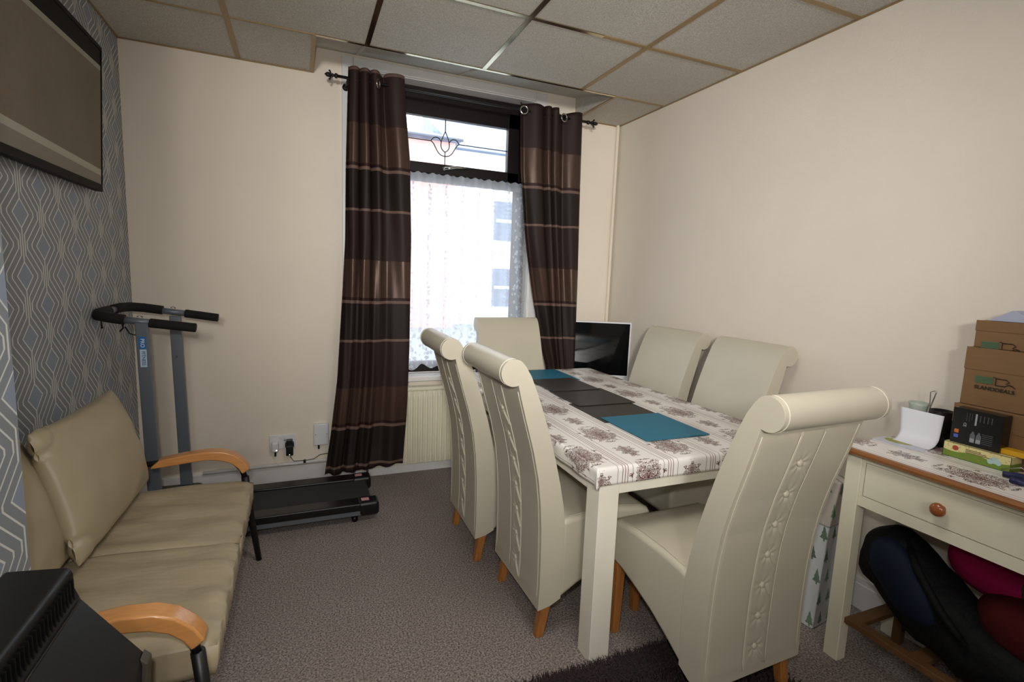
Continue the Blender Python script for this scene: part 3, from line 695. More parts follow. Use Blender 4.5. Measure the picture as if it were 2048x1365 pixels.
# ------------------------------------------------------------------ gas fire on the breast
ht = empty('gas_fire', (BX, -2.112, 0)); tag(ht, 'black convector gas fire with slotted top on the chimney breast', 'heater')
HW = -0.66
bm = B(); prism(bm, [(0, 0.08), (0, 0.752), (0.098, 0.742), (0.103, 0.728), (0.103, 0.70), (0.112, 0.672), (0.212, 0.525), (0.206, 0.44), (0.20, 0.08)], 'y', HW, 0)
obj('casing', bm, mat('black_gloss_casing', rgb(9, 10, 11), 0.38, bmp=0.1, bscale=80), ht, bevel=0.006)
bm = B()
for k in range(46):
    y = -0.02 - k*0.0135
    box(bm, (0.100, y-0.004, 0.682), (0.1085, y, 0.725))
gr = obj('top_louvre', bm, mat('matt_black', rgb(8, 8, 9), 0.7, spec=0.2), ht)
bm = B(); tube(bm, [(0.113, -0.015, 0.675), (0.113, HW+0.015, 0.675)], 0.003, 6); obj('chrome_edge', bm, mat('worn_edge', rgb(60, 62, 62), 0.25, metal=0.8), ht, smooth=True)
bm = B(); prism(bm, [(0.208, 0.535), (0.221, 0.520), (0.216, 0.44), (0.21, 0.10), (0.196, 0.10), (0.20, 0.44)], 'y', -0.03, 0.003); obj('side_trim', bm, mat('grey_brown_trim', rgb(70, 66, 56), 0.5), ht, bevel=0.003)

# ------------------------------------------------------------------ sofa
SY0, SY1, SX = -1.945, -0.895, 0.632
sf = empty('sofa', (0.35, -1.42, 0)); tag(sf, 'two seat beige leatherette sofa with curved beech arms and black metal frame', 'sofa')
def L3(p): return (p[0]-0.35, p[1]+1.42, p[2])
def seatf(y0, y1):
    """one seat half as a soft slab"""
    bm = B(); nu, nv = 26, 26
    def top(u, v):
        x = 0.13 + (SX-0.13)*u; y = y0 + (y1-y0)*v
        e1 = min(u, 1-u)*(SX-0.13); e2 = min(v, 1-v)*(y1-y0)
        drop = 0.014*math.exp(-(e1/0.010)) + 0.010*math.exp(-(e2/0.010))
        z = 0.425 - 0.018*u - drop + 0.004*sin(y*45+x*7) + 0.003*sin(y*27-x*12) + 0.006*noise.noise((x*9, y*14, 1.3))
        return L3((x, y, z))
    V = grid(bm, nu, nv, top)
    ring = [V[0][i] for i in range(nu)] + [V[j][nu-1] for j in range(1, nv)] + [V[nv-1][i] for i in range(nu-2, -1, -1)] + [V[j][0] for j in range(nv-2, 0, -1)]
    prev = ring
    for zz, off in ((0.392, 0.003), (0.330, 0.003), (0.312, -0.004)):
        cur = []
        for v_ in ring:
            c0 = Vector((0.38-0.35, (y0+y1)/2+1.42, 0)); d = Vector((v_.co.x-c0.x, v_.co.y-c0.y, 0)).normalized()
            cur.append(bm.verts.new((v_.co.x+d.x*off+0.002*sin(v_.co.y*120+zz*50), v_.co.y+d.y*off*0.3, zz)))
        n = len(ring)
        for i in range(n): bm.faces.new((prev[i], prev[(i+1) % n], cur[(i+1) % n], cur[i]))
        prev = cur
    bm.faces.new(prev); bmesh.ops.recalc_face_normals(bm, faces=bm.faces)
    return bm
for a_, b_ in ((SY0, -1.43), (-1.428, SY1)): obj('seat_cushion', seatf(a_, b_), M_sofa, sf, smooth=True)
bm = B()
box(bm, L3((0.14, SY0+0.02, 0.295)), L3((0.17, SY1-0.02, 0.325))); box(bm, L3((0.57, SY0+0.02, 0.295)), L3((0.60, SY1-0.02, 0.325)))
for y in (SY0+0.02, -1.44, SY1-0.045): box(bm, L3((0.14, y, 0.295)), L3((0.60, y+0.025, 0.325)))
box(bm, L3((0.085, SY0, 0.62)), L3((0.105, SY1, 0.65)))
obj('seat_frame', bm, M_black, sf, bevel=0.003)
for y in (-1.985, -0.868):
    bm = B()
    path = [(0.13, 0.505), (0.28, 0.512), (0.42, 0.520), (0.50, 0.515), (0.555, 0.49), (0.588, 0.45), (0.60, 0.41)]
    tube(bm, [L3((a, y, b_)) for a, b_ in path] , 0.0115, 10)
    tube(bm, [L3(p) for p in ((0.60, y, 0.415), (0.615, y, 0.25), (0.645, y+0.02*(1 if y > -1.4 else -1), 0.0))], [0.016, 0.015, 0.012], 10)
    obj('leg', bm, M_black, sf, smooth=True)
    bm = B(); tube(bm, [L3(p) for p in ((0.13, y, 0.51), (0.14, y, 0.25), (0.09, y, 0.0))], [0.014, 0.014, 0.011], 10); obj('leg', bm, M_black, sf, smooth=True)
    bm = B(); tube(bm, [L3(p) for p in ((0.13, y, 0.50), (0.10, y, 0.65))], 0.011, 8); obj('back_post', bm, M_black, sf, smooth=True)
    # curved wooden armrest
    top = [(0.262, 0.506), (0.292, 0.530), (0.38, 0.544), (0.46, 0.551), (0.52, 0.545), (0.565, 0.525), (0.600, 0.492), (0.622, 0.455)]
    bot = [(0.592, 0.435), (0.575, 0.463), (0.548, 0.488), (0.51, 0.504), (0.46, 0.512), (0.38, 0.506), (0.30, 0.498), (0.255, 0.494)]
    bm = B(); prism(bm, [(a-0.35, b_) for a, b_ in top+bot], 'y', y+1.42-0.028, y+1.42+0.028)
    obj('armrest', bm, M_armwood, sf, bevel=0.009, bseg=3, angle=50)
def cushion(name, corners, thick, normal, label, m=M_cush, seed=0):
    """pillow through four corners (bl, br, tr, tl)"""
    c = [Vector(q) for q in corners]; ctr = sum(c, Vector())/4; n = Vector(normal).normalized()
    bm = B(); K = 44
    def surf(sg):
        def f(u, v):
            p = c[0]*(1-u)*(1-v) + c[1]*u*(1-v) + c[2]*u*v + c[3]*(1-u)*v
            # edges pulled in between corners
            eu, ev = 4*u*(1-u), 4*v*(1-v)
            pull = 0.05*(eu*(1-ev)+ev*(1-eu)); p = p.lerp(ctr, pull*0.9)
            h = (max(0, eu*ev))**0.42*thick/2
            h += 0.006*noise.noise((u*5+seed, v*5, sg))*min(1, eu*ev*4)
            for (cu, cv) in ((0, 0), (0, 1)):      # tucked corners
                r_ = math.hypot((u-cu)*1.3, v-cv)
                h += min(1, r_/0.08)*(-0.009*math.exp(-((r_-0.17)/0.020)**2) + 0.003*math.exp(-((r_-0.105)/0.03)**2))
            return (p + n*sg*h) - ctr
        return f
    grid(bm, K, K, surf(1)); grid(bm, K, K, surf(-1))
    bmesh.ops.remove_doubles(bm, verts=bm.verts, dist=0.0006); bmesh.ops.recalc_face_normals(bm, faces=bm.faces)
    o = obj(name, bm, m, smooth=True, loc=ctr, sub=1); tag(o, label, 'cushion', 'loose sofa back cushions'); return o
cushion('back_cushion', [(0.245, -1.585, 0.462), (0.262, -0.940, 0.465), (0.130, -0.855, 0.835), (0.120, -1.50, 0.845)], 0.155, (1, 0.05, 0.42), 'beige leatherette cushion at the window end of the sofa, leaning over its neighbour', seed=3)
cushion('back_cushion', [(0.190, -2.00, 0.45), (0.190, -1.44, 0.45), (0.065, -1.42, 0.83), (0.065, -2.00, 0.83)], 0.12, (1, 0, 0.35), 'beige leatherette cushion half hidden behind the chimney breast corner', seed=8)

# ------------------------------------------------------------------ dining chairs
HWD = 0.218
REAR = [(0.0, 0.125), (0.003, 0.22), (0.002, 0.33), (-0.001, 0.43), (-0.008, 0.53), (-0.021, 0.63), (-0.045, 0.735), (-0.076, 0.84), (-0.103, 0.935), (-0.113, 0.975)]
def rear_u(z):
    for (a, za), (b_, zb) in zip(REAR, REAR[1:]):
        if z <= zb: return a + (b_-a)*(z-za)/(zb-za)
    return REAR[-1][0]
def make_chair():
    t = empty('dining_chair', (0, 0, 0))
    RC, RR = (-0.130, 1.018), 0.047
    prof = list(REAR)
    for k in range(0, 19):
        a = RAD(-70 - k*13); prof.append((RC[0]+RR*cos(a), RC[1]+RR*sin(a)))
    prof += [(-0.088, 1.040), (-0.066, 1.005), (-0.040, 0.945), (-0.012, 0.870), (0.014, 0.795), (0.045, 0.690), (0.068, 0.60), (0.085, 0.52), (0.094, 0.455), (0.096, 0.30), (0.092, 0.155), (0.05, 0.135)]
    bm = B(); prism(bm, prof, 'y', -HWD, HWD)
    obj('backrest', bm, M_leather, t, bevel=0.016, bseg=4, angle=45)
    # seat with arched skirt
    sp = [(0.085, 0.145), (0.16, 0.190), (0.24, 0.232), (0.32, 0.262), (0.40, 0.288), (0.475, 0.300), (0.486, 0.33), (0.490, 0.40), (0.487, 0.432), (0.475, 0.450), (0.44, 0.463), (0.34, 0.474), (0.22, 0.473), (0.12, 0.464), (0.085, 0.455)]
    bm = B(); prism(bm, sp, 'y', -HWD+0.002, HWD-0.002)
    st_ = obj('seat', bm, M_leather, t, bevel=0.020, bseg=4, angle=45)
    for s in (-1, 1):
        bm = B(); tube(bm, [(q[0], s*(HWD-0.019), q[1]+0.0008) for q in ((0.475, 0.451), (0.44, 0.464), (0.34, 0.475), (0.22, 0.474), (0.12, 0.465))], 0.0013, 5)
        obj('piping', bm, M_leather, st_, smooth=True)
    # stitched back panel with buttoned centre strip
    zs = [0.845, 0.740, 0.636, 0.532, 0.428, 0.324, 0.220]
    def pf_(u, v):
        s = (u-0.5)*2*(HWD-0.020); z = 0.150 + 0.80*v
        h = 0.0012*min(1, (HWD-0.020-abs(s))/0.006)*min(1, v*30)*min(1, (1-v)*30)
        if abs(s) < 0.056:
            h += 0.0025
            if abs(abs(s)-0.050) < 0.004: h -= 0.0035
            for zb in zs:
                dz = z-zb; r2 = math.sqrt(s*s+dz*dz)
                if r2 < 0.08:
                    h -= 0.0075*math.exp(-(r2/0.013)**2)
                    if r2 > 0.004:
                        an = math.atan2(dz, s)
                        h += 0.0020*math.cos(an*7+0.6)*math.exp(-(r2/0.03)**2)*min(1, r2/0.01)
                    # curved crease running down to one side of the strip
                    q = (-s*1.0, -dz); 
                    if 0 < q[1] < 0.062:
                        xc = 0.004 + 0.040*(q[1]/0.06)**1.4
                        d = q[0]-xc; h += 0.0042*math.exp(-(d/0.0045)**2) - 0.0035*math.exp(-((d-0.010)/0.006)**2)
        return (rear_u(z)-h, s, z)
    bm = B(); grid(bm, 121, 240, pf_)
    bp_ = obj('back_panel', bm, M_leather, t, smooth=True)
    for s in (-0.050, 0.050):
        bm = B(); tube(bm, [(rear_u(0.15+0.79*k/24)-0.0042, s, 0.15+0.79*k/24) for k in range(25)], 0.0012, 5)
        obj('stitching', bm, M_stitch, bp_, smooth=True)
    for s in (-HWD+0.016, HWD-0.016):
        bm = B(); tube(bm, [(rear_u(0.15+0.80*k/24)-0.0012, s, 0.15+0.80*k/24) for k in range(25)], 0.0011, 5)
        obj('stitching', bm, M_stitch, bp_, smooth=True)
    for s in (-HWD+0.017, HWD-0.017):
        bm = B(); tube(bm, [(RC[0]+(RR+0.0006)*cos(RAD(-60-k*13)), s, RC[1]+(RR+0.0006)*sin(RAD(-60-k*13))) for k in range(18)], 0.0012, 5)
        obj('roll_piping', bm, M_stitch, t, smooth=True)
    for zb in zs:
        bm = B(); lathe(bm, [(0.0105, 0.002), (0.0115, -0.001), (0.010, -0.0045), (0.006, -0.0065), (0.001, -0.007)], axis='x', seg=14)
        obj('button', bm, M_leather, t, smooth=True, loc=(rear_u(zb)-0.0005, 0, zb))
    for (u0, z0, u1, s0, ) in ((0.052, 0.17, 0.022, 1), (0.052, 0.17, 0.022, -1), (0.458, 0.33, 0.462, 1), (0.458, 0.33, 0.462, -1)):
        sc = s0*(HWD-0.036); so = s0*(HWD-0.034)
        bm = B(); a, b_ = 0.020, 0.015
        V0 = [bm.verts.new((u0+dx*a, sc+dy*a, z0)) for dx, dy in ((-1, -1), (1, -1), (1, 1), (-1, 1))]
        V1 = [bm.verts.new((u1+dx*b_, so+dy*b_, 0)) for dx, dy in ((-1, -1), (1, -1), (1, 1), (-1, 1))]
        bm.faces.new(V0); bm.faces.new(V1[::-1])
        for i in range(4): bm.faces.new((V1[i], V1[(i+1) % 4], V0[(i+1) % 4], V0[i]))
        bmesh.ops.recalc_face_normals(bm, faces=bm.faces)
        obj('leg', bm, M_oak, t, bevel=0.003)
    return t
def copy_tree(o, parent=None):
    c = o.copy(); C.objects.link(c); c.parent = parent
    for ch in [q for q in bpy.data.objects if q.parent == o]: copy_tree(ch, c)
    return c
chair0 = make_chair()
CH = [((1.570, -0.990), RAD(-0.5), 'cream roll-top dining chair on the window end of the left side, beside the radiator'),
      ((1.623, -1.548), RAD(0.5), 'cream roll-top dining chair next to the table corner leg, its buttoned back to the sofa'),
      ((2.800, -0.895), RAD(182), 'cream roll-top dining chair against the plain wall, next to the computer'),
      ((2.812, -1.432), RAD(178.5), 'cream roll-top dining chair against the plain wall, nearer the desk'),
      ((2.135, -2.262), RAD(92.0), 'large cream roll-top dining chair at the head of the table, buttons facing out'),
      ((2.125, -0.245), RAD(-91.5), 'cream dining chair at the window end of the table, in front of the net curtain')]
for i, ((x, y), a, lab) in enumerate(CH):
    o = chair0 if i == 0 else None
    if o is None:
        o = copy_tree(chair0)
    o.location = (x, y, 0); o.rotation_euler = (0, 0, a)
    tag(o, lab, 'chair', 'cream roll-top dining chairs')

# ------------------------------------------------------------------ dining table
TX0, TX1, TYN, TYF, TZ = 1.748, 2.684, -1.925, -0.30, 0.722
tb = empty('dining_table', ((TX0+TX1)/2, (TYN+TYF)/2, 0)); tag(tb, 'cream painted dining table under a striped damask oilcloth', 'table')
def LT(p): return (p[0]-(TX0+TX1)/2, p[1]-(TYN+TYF)/2, p[2])
bx('tabletop', LT((TX0-0.006, TYN-0.006, 0.690)), LT((TX1+0.006, TYF+0.006, TZ)), M_tpaint, tb, bevel=0.006)
bm = B(); q = 0.012
box(bm, LT((TX0+0.07, TYN+q, 0.612)), LT((TX1-0.07, TYN+q+0.02, 0.69))); box(bm, LT((TX0+0.07, TYF-q-0.02, 0.612)), LT((TX1-0.07, TYF-q, 0.69)))
box(bm, LT((TX0+q, TYN+0.07, 0.612)), LT((TX0+q+0.02, TYF-0.07, 0.69))); box(bm, LT((TX1-q-0.02, TYN+0.07, 0.612)), LT((TX1-q, TYF-0.07, 0.69)))
obj('apron', bm, M_tpaint, tb, bevel=0.002)
for sx in (0, 1):
    for sy in (0, 1):
        x0 = TX0+0.006 if sx == 0 else TX1-0.006-0.080; y0 = TYN+0.002 if sy == 0 else TYF-0.002-0.080
        bx('leg', LT((x0, y0, 0.0)), LT((x0+0.080, y0+0.080, 0.69)), M_tpaint, tb, bevel=0.003)
# oilcloth
cx0, cx1, cy0, cy1, zt_, zb_ = TX0-0.014, TX1+0.014, TYN-0.014, TYF+0.014, TZ+0.003, 0.660
bm = B()
def cl(u, v):
    # parameter plane is larger than the top; anything beyond folds down
    ex, ey = 0.07, 0.07
    X = cx0-ex + (cx1-cx0+2*ex)*u; Y = cy0-ey + (cy1-cy0+2*ey)*v
    dx = max(cx0-X, 0, X-cx1); dy = max(cy0-Y, 0, Y-cy1)
    xx = min(max(X, cx0), cx1); yy = min(max(Y, cy0), cy1)
    d = max(dx, dy); r = 0.018
    fall = 0 if d <= 0 else (r*(1-cos(min(d/r, pi/2))) + max(0, d-r*pi/2))
    out = 0 if d <= 0 else min(r*sin(min(d/r, pi/2)), r)
    sxn = -1 if X < cx0 else (1 if X > cx1 else 0); syn = -1 if Y < cy0 else (1 if Y > cy1 else 0)
    k = 1.0
    if sxn and syn: k = 0.8
    xx += sxn*(out*(dx/d if d else 0)*0.55 + 0.0) + sxn*(-0.008 if d > 0 else -0.008)*0; yy += syn*(out*(dy/d if d else 0)*0.55)
    z = zt_ - fall
    if d > 0: z += 0.0; 
    rip = 0.002*sin(Y*40)*(1 if sxn else 0)*min(1, fall/0.03) + 0.001*sin(X*37)*(1 if syn else 0)*min(1, fall/0.03)
    return (xx+sxn*rip, yy+syn*rip, z - (0.010 if (sxn and syn and d > 0.05) else 0))
Vg = grid(bm, 150, 240, cl)
uvl = bm.loops.layers.uv.new('unfolded')
pos = {}
for j_, row in enumerate(Vg):
    for i_, v_ in enumerate(row): pos[v_] = (cx0-0.07+(cx1-cx0+0.14)*i_/149, cy0-0.07+(cy1-cy0+0.14)*j_/239)
for f_ in bm.faces:
    for lp in f_.loops: lp[uvl].uv = pos[lp.vert]
tag(obj('tablecloth', bm, M_cloth, smooth=True, solid=0.0012), 'white oilcloth with burgundy stripes and damask bouquets on the dining table', 'tablecloth')
# placemats
def mat_obj(name, x0, x1, y0, y1, z, m, label, rz=0.0, grp=None):
    cx_, cy_ = (x0+x1)/2, (y0+y1)/2
    bm = B(); box(bm, (x0-cx_, y0-cy_, 0), (x1-cx_, y1-cy_, 0.0035))
    o = obj(name, bm, m, loc=(cx_, cy_, z), rot=(0, 0, rz), bevel=0.001); tag(o, label, 'placemat', grp)
zc_ = TZ+0.0037
mat_obj('placemat', 2.061, 2.372, -1.768, -1.436, zc_+0.004, M_teal, 'teal placemat at the head of the table near the big chair', RAD(-0.5), 'placemats in a row down the table')
mat_obj('placemat', 2.047, 2.372, -1.50, -1.17, zc_, M_dmat, 'black placemat tucked under the teal mat by the big chair', RAD(-0.8), 'placemats in a row down the table')
mat_obj('placemat', 2.072, 2.396, -1.235, -0.905, zc_+0.004, M_dmat, 'middle black placemat of the row on the table', RAD(-0.8), 'placemats in a row down the table')
mat_obj('placemat', 2.085, 2.372, -0.94, -0.62, zc_+0.008, M_dmat, 'black placemat next to the teal mat by the window', RAD(-0.8), 'placemats in a row down the table')
mat_obj('placemat', 2.098, 2.408, -0.66, -0.315, zc_+0.004, M_teal, 'teal placemat at the window end of the table', RAD(-0.8), 'placemats in a row down the table')

# ------------------------------------------------------------------ computer in the corner
st = bx('side_cabinet', (2.745, -0.30, 0), (2.985, -0.03, 0.555), M_white, bevel=0.004); tag(st, 'small white cabinet behind the table carrying the computer', 'cabinet')
pc = empty('desktop_computer', (2.800, -0.195, 0.556), RAD(-27)); tag(pc, 'white all-in-one computer with black screen in the corner beside the right curtain', 'computer')
bx('casing', (-0.190, -0.012, 0.035), (0.245, 0.020, 0.49), M_whitepl, pc, bevel=0.008, bseg=3)
bx('screen', (-0.177, -0.0145, 0.105), (0.234, -0.0105, 0.480), M_screen, pc, bevel=0.001)
bm = B(); prism(bm, [(0.0, 0.0), (0.10, 0.0), (0.10, 0.008), (0.03, 0.012), (0.022, 0.10), (0.012, 0.10)], 'x', -0.09, 0.09)
obj('stand', bm, M_greym, pc)
sp = empty('black_speaker', (1.965, -0.005, WZ0+0.022)); tag(sp, 'small black speaker on the window sill just left of the far chair', 'speaker')
bx('speaker_box', (-0.005, -0.05, 0), (0.14, 0.02, 0.262), M_blackpl, sp, bevel=0.004)
bm = B(); lathe(bm, [(0.045, -0.051), (0.04, -0.053), (0.01, -0.0515)], c=(0.068, 0, 0.10), axis='y', seg=20); obj('driver_cone', bm, M_foam, sp, smooth=True)

# ------------------------------------------------------------------ desk
DX0, DX1, DY0, DY1 = 2.610, 2.990, -3.10, -2.168
dk = empty('side_desk', (DX0, DY1, 0)); tag(dk, 'cream writing desk with one drawer and varnished pine edge against the plain wall', 'desk')
def LD(p): return (p[0]-DX0, p[1]-DY1, p[2])
for x0 in (DX0, DX1-0.047):
    for y0 in (DY0, DY1-0.052):
        bx('leg', LD((x0, y0, 0)), LD((x0+0.047, y0+0.052, 0.772)), M_cream, dk, bevel=0.003)
for a_, b_ in (((DX0+0.004, DY0+0.052, 0.597), (DX0+0.022, DY1-0.0525, 0.634)), ((DX0+0.004, DY0+0.052, 0.754), (DX0+0.022, DY1-0.0525, 0.772)),
               ((DX0+0.004, DY1-0.064, 0.6345), (DX0+0.022, DY1-0.0525, 0.7535)), ((DX0+0.048, DY1-0.030, 0.597), (DX1-0.048, DY1-0.012, 0.772)),
               ((DX1-0.03, DY0+0.053, 0.597), (DX1-0.012, DY1-0.053, 0.772)), ((DX0+0.048, DY0+0.012, 0.597), (DX1-0.048, DY0+0.030, 0.772))):
    bx('rail', LD(a_), LD(b_), M_cream, dk)
dr = bx('drawer_front', LD((DX0+0.004, DY0+0.052, 0.636)), LD((DX0+0.02, DY1-0.066, 0.752)), M_cream, dk, bevel=0.0015)
bm = B(); lathe(bm, [(0.009, 0), (0.009, -0.010), (0.016, -0.016), (0.021, -0.024), (0.019, -0.032), (0.011, -0.037), (0.002, -0.038)], axis='x', seg=24); obj('knob', bm, M_knob, dr, smooth=True, loc=LD((DX0+0.004, -2.463, 0.694)))
bm = B(); prism(bm, [(DX0-0.020, 0.772), (DX0-0.028, 0.778), (DX0-0.029, 0.786), (DX0-0.020, 0.794), (DX1+0.01, 0.794), (DX1+0.01, 0.772)], 'y', DY0-0.02, DY1+0.02)
o = obj('desktop', bm, M_nose, dk); o.location = (-DX0, -DY1, 0)
dcl = bx('desk_cloth', (-0.008, DY0-DY1-0.018, 0), (DX1-DX0+0.008, 0.018, 0.0012), M_cloth2, loc=(DX0, DY1, 0.7945)); tag(dcl, 'strip of damask oilcloth covering the top of the writing desk', 'tablecloth')
ZD = 0.796
# cardboard boxes
def logo(par, y, z, s=1.0, x=-0.0006):
    bm = B()
    for k in range(5): box(bm, (x-0.0004, y-0.058*s, z+(-0.011+0.0055*k)*s), (x, y-0.006*s, z+(-0.011+0.0055*k+0.0042)*s))
    obj('printed_bars', bm, M_green, par)
    bm = B()
    tube(bm, [(x, y+yy*s, z+zz*s) for yy, zz in ((0.008, 0.014), (0.0, 0.0135), (0.0005, -0.012), (-0.002, -0.0125))], 0.0014*s, 4)
    tube(bm, [(x, y+yy*s, z+zz*s) for yy, zz in ((0.001, 0.012), (-0.026, 0.0105), (-0.032, 0.003), (-0.024, -0.004), (-0.030, -0.009), (-0.044, -0.011))], 0.0014*s, 4)
    return bm
def carton(x0, x1, y0, y1, z0, z1, label, rz=0.0):
    e_ = empty('cardboard_box', (x0, y1, z0), rz); tag(e_, label, 'box', 'cardboard boxes stacked on the desk')
    bx('box_body', (0, y0-y1, 0), (x1-x0, 0, z1-z0), M_card, e_, bevel=0.0025)
    bx('lid_flap', (-0.002, y0-y1+0.001, (z1-z0)*0.62), (0.002, 0.001, z1-z0+0.0005), M_card, e_, bevel=0.001)
    return e_
c1_ = carton(2.905, 3.006, -2.80, -2.318, ZD, 0.968, 'bottom brown cardboard box behind the black box on the desk')
c2_ = carton(2.912, 3.006, -2.80, -2.326, 0.969, 1.163, 'middle brown cardboard box with the green and black logo')
c3_ = carton(2.918, 3.006, -2.80, -2.338, 1.164, 1.253, 'top brown cardboard box of the stack on the desk')
def carton_logo(c, y, z, word=True):
    bm = B(); x = -0.0026
    for k in range(5): box(bm, (x-0.0004, y-0.046, z-0.010+0.0045*k), (x, y, z-0.010+0.0045*k+0.0036))
    obj('printed_bars', bm, M_green, c)
    bm = B()
    def ln(pts, r=0.0013):
        tube(bm, [(x, y+a, z+b_) for a, b_ in pts], r, 4)
    ln([(-0.046, 0.014), (-0.054, 0.013), (-0.054, -0.012)]); ln([(-0.054, 0.011), (-0.080, 0.011), (-0.088, 0.004), (-0.080, -0.002)]); ln([(-0.054, -0.011), (-0.078, -0.011), (-0.086, -0.004), (-0.096, -0.006), (-0.104, -0.013)])
    obj('printed_emblem', bm, M_ink, c)
    if word: text('SLANDDEALS', 0.0165, M_ink, c, (x-0.0003, y-0.052, z-0.026), (RAD(90), 0, RAD(-90)), sx=1.05, bold=0.0003)
carton_logo(c2_, -0.035, 0.090)
carton_logo(c3_, -0.022, 0.010, False)
# blue-grey folded paper on top
bm = B(); prism(bm, [(-0.06, 0), (0.06, 0), (0.003, 0.036), (-0.003, 0.036)], 'x', 0, 0.05)
o = obj('folded_paper', bm, mat('blue_grey_paper', rgb(172, 176, 196), 0.7), loc=(2.925, -2.425, 1.2545)); tag(o, 'folded blue-grey paper peaking above the cardboard boxes', 'paper')
# yellow item behind
tag(bx('yellow_folder', (2.86, -2.70, ZD+0.0505), (2.90, -2.40, ZD+0.066), mat('yellow_card', rgb(214, 160, 22), 0.6), bevel=0.001), 'yellow folder between the game box and the cardboard boxes', 'folder')
# game box (illustrated sides kept generic)
def game_mat():
    m, nt, b = nodes('game_box_print')
    o = sep(nt, objco(nt)); z = o[2]
    hill = mathn(nt, 'ADD', 0.024, mathn(nt, 'MULTIPLY', mathn(nt, 'SINE', mathn(nt, 'MULTIPLY', o[1], 55)), 0.004))
    g = mathn(nt, 'LESS_THAN', z, hill)
    c = mixc(nt, g, rgb(222, 212, 150), rgb(112, 142, 52))
    vo = nt.nodes.new('ShaderNodeTexVoronoi'); vo.inputs['Scale'].default_value = 130; L(nt, objco(nt), vo.inputs[0])
    dt = mathn(nt, 'LESS_THAN', vo.outputs['Distance'], 0.24)
    c = mixc(nt, mathn(nt, 'MULTIPLY', dt, 0.55), c, rgb(176, 84, 50))
    L(nt, c, b.inputs['Base Color']); b.inputs['Roughness'].default_value = 0.4; return m
gb = empty('game_box', (2.842, -2.333, ZD), RAD(0)); tag(gb, 'flat green and yellow board game box under the black box', 'box')
bx('box_body', (0, -0.178, 0), (0.062, 0, 0.049), game_mat(), gb, bevel=0.0015)
bm = B(); box(bm, (-0.0004, -0.178, 0), (0.0, -0.1765, 0.049)); box(bm, (-0.0004, -0.0015, 0), (0.0, 0, 0.049)); box(bm, (-0.0004, -0.178, 0.0475), (0, 0, 0.049)); box(bm, (-0.0004, -0.178, 0), (0, 0, 0.0012)); obj('edge_lines', bm, mat('dark_green', rgb(50, 60, 30), 0.5), gb)
bm = B()
for (yy, zz, rr_) in ((-0.034, 0.033, 0.0085),): lathe(bm, [(rr_, -0.0006), (rr_, 0)], c=(0, yy, zz), axis='x', seg=18)
obj('red_spot', bm, mat('print_red', rgb(170, 70, 60), 0.5), gb)
bm = B()
for k, l_ in enumerate((0.040, 0.055, 0.070)): box(bm, (-0.0006, -0.062-l_, 0.036-0.0048*k), (0, -0.062, 0.0385-0.0048*k))
obj('printed_lines', bm, mat('print_olive', rgb(120, 110, 70), 0.6), gb)
bm = B()
for (yy, zz, rr_, dd_) in ((-0.138, 0.026, 0.011, 0.0006), (-0.128, 0.020, 0.008, 0.0008), (-0.148, 0.021, 0.008, 0.0010)): lathe(bm, [(rr_, -dd_), (rr_, 0)], c=(0, yy, zz), axis='x', seg=18)
obj('pale_cloud', bm, mat('print_pale_blue', rgb(176, 205, 200), 0.5), gb)
# black box
kb = empty('black_box', (2.850, -2.343, ZD+0.0495)); tag(kb, 'glossy black product box printed with symbols standing on the game box', 'box')
bx('box_body', (0, -0.132, 0), (0.050, 0, 0.118), mat('black_gloss_card', rgb(14, 16, 18), 0.22), kb, bevel=0.002)
GW = mat('print_grey', rgb(150, 156, 160), 0.6); xk = -0.0004
bm = B()
for (y0_, zt2, ln_, wd_) in ((-0.038, 0.108, 0.028, 0.0012), (-0.045, 0.108, 0.028, 0.0012), (-0.052, 0.108, 0.022, 0.0012), (-0.073, 0.106, 0.022, 0.0022), (-0.083, 0.106, 0.022, 0.0022), (-0.093, 0.106, 0.022, 0.0022), (-0.103, 0.106, 0.022, 0.0022)):
    for j in range(8): box(bm, (xk, y0_-wd_, zt2-ln_*(j+1)/8), (0, y0_, zt2-ln_*(j+0.35)/8))
for j in range(6): box(bm, (xk, -0.112, 0.046-0.006*j), (0, -0.084, 0.0475-0.006*j))
obj('fine_print', bm, mat('print_dim', rgb(84, 92, 98), 0.6), kb)
bx('orange_patch', (xk, -0.022, 0.034), (0, -0.010, 0.046), mat('print_orange', rgb(205, 110, 40), 0.6), kb)
bx('blue_patch', (xk, -0.022, 0.018), (0, -0.010, 0.029), mat('print_blue', rgb(80, 100, 190), 0.6), kb)
for y_ in (-0.060, -0.076):
    bm = B(); prism(bm, [(y_-0.0065, 0.012), (y_+0.0065, 0.012), (y_+0.0065, 0.038), (y_+0.0025, 0.045), (y_+0.0025, 0.049), (y_-0.0025, 0.049), (y_-0.0025, 0.045), (y_-0.0065, 0.038)], 'x', xk, 0)
    bt = obj('bottle_picture', bm, mat('print_midgrey', rgb(96, 98, 104), 0.6), kb)
    bx('bottle_label', (xk-0.0003, y_-0.0058, 0.014), (xk, y_+0.0058, 0.026), GW, bt)
text('CE', 0.011, GW, kb, (xk-0.0002, -0.036, 0.066), (RAD(90), RAD(90), RAD(-90)), bold=0.0002)
bx('title_bar', (xk, -0.066, 0.070), (0, -0.061, 0.108), GW, kb)
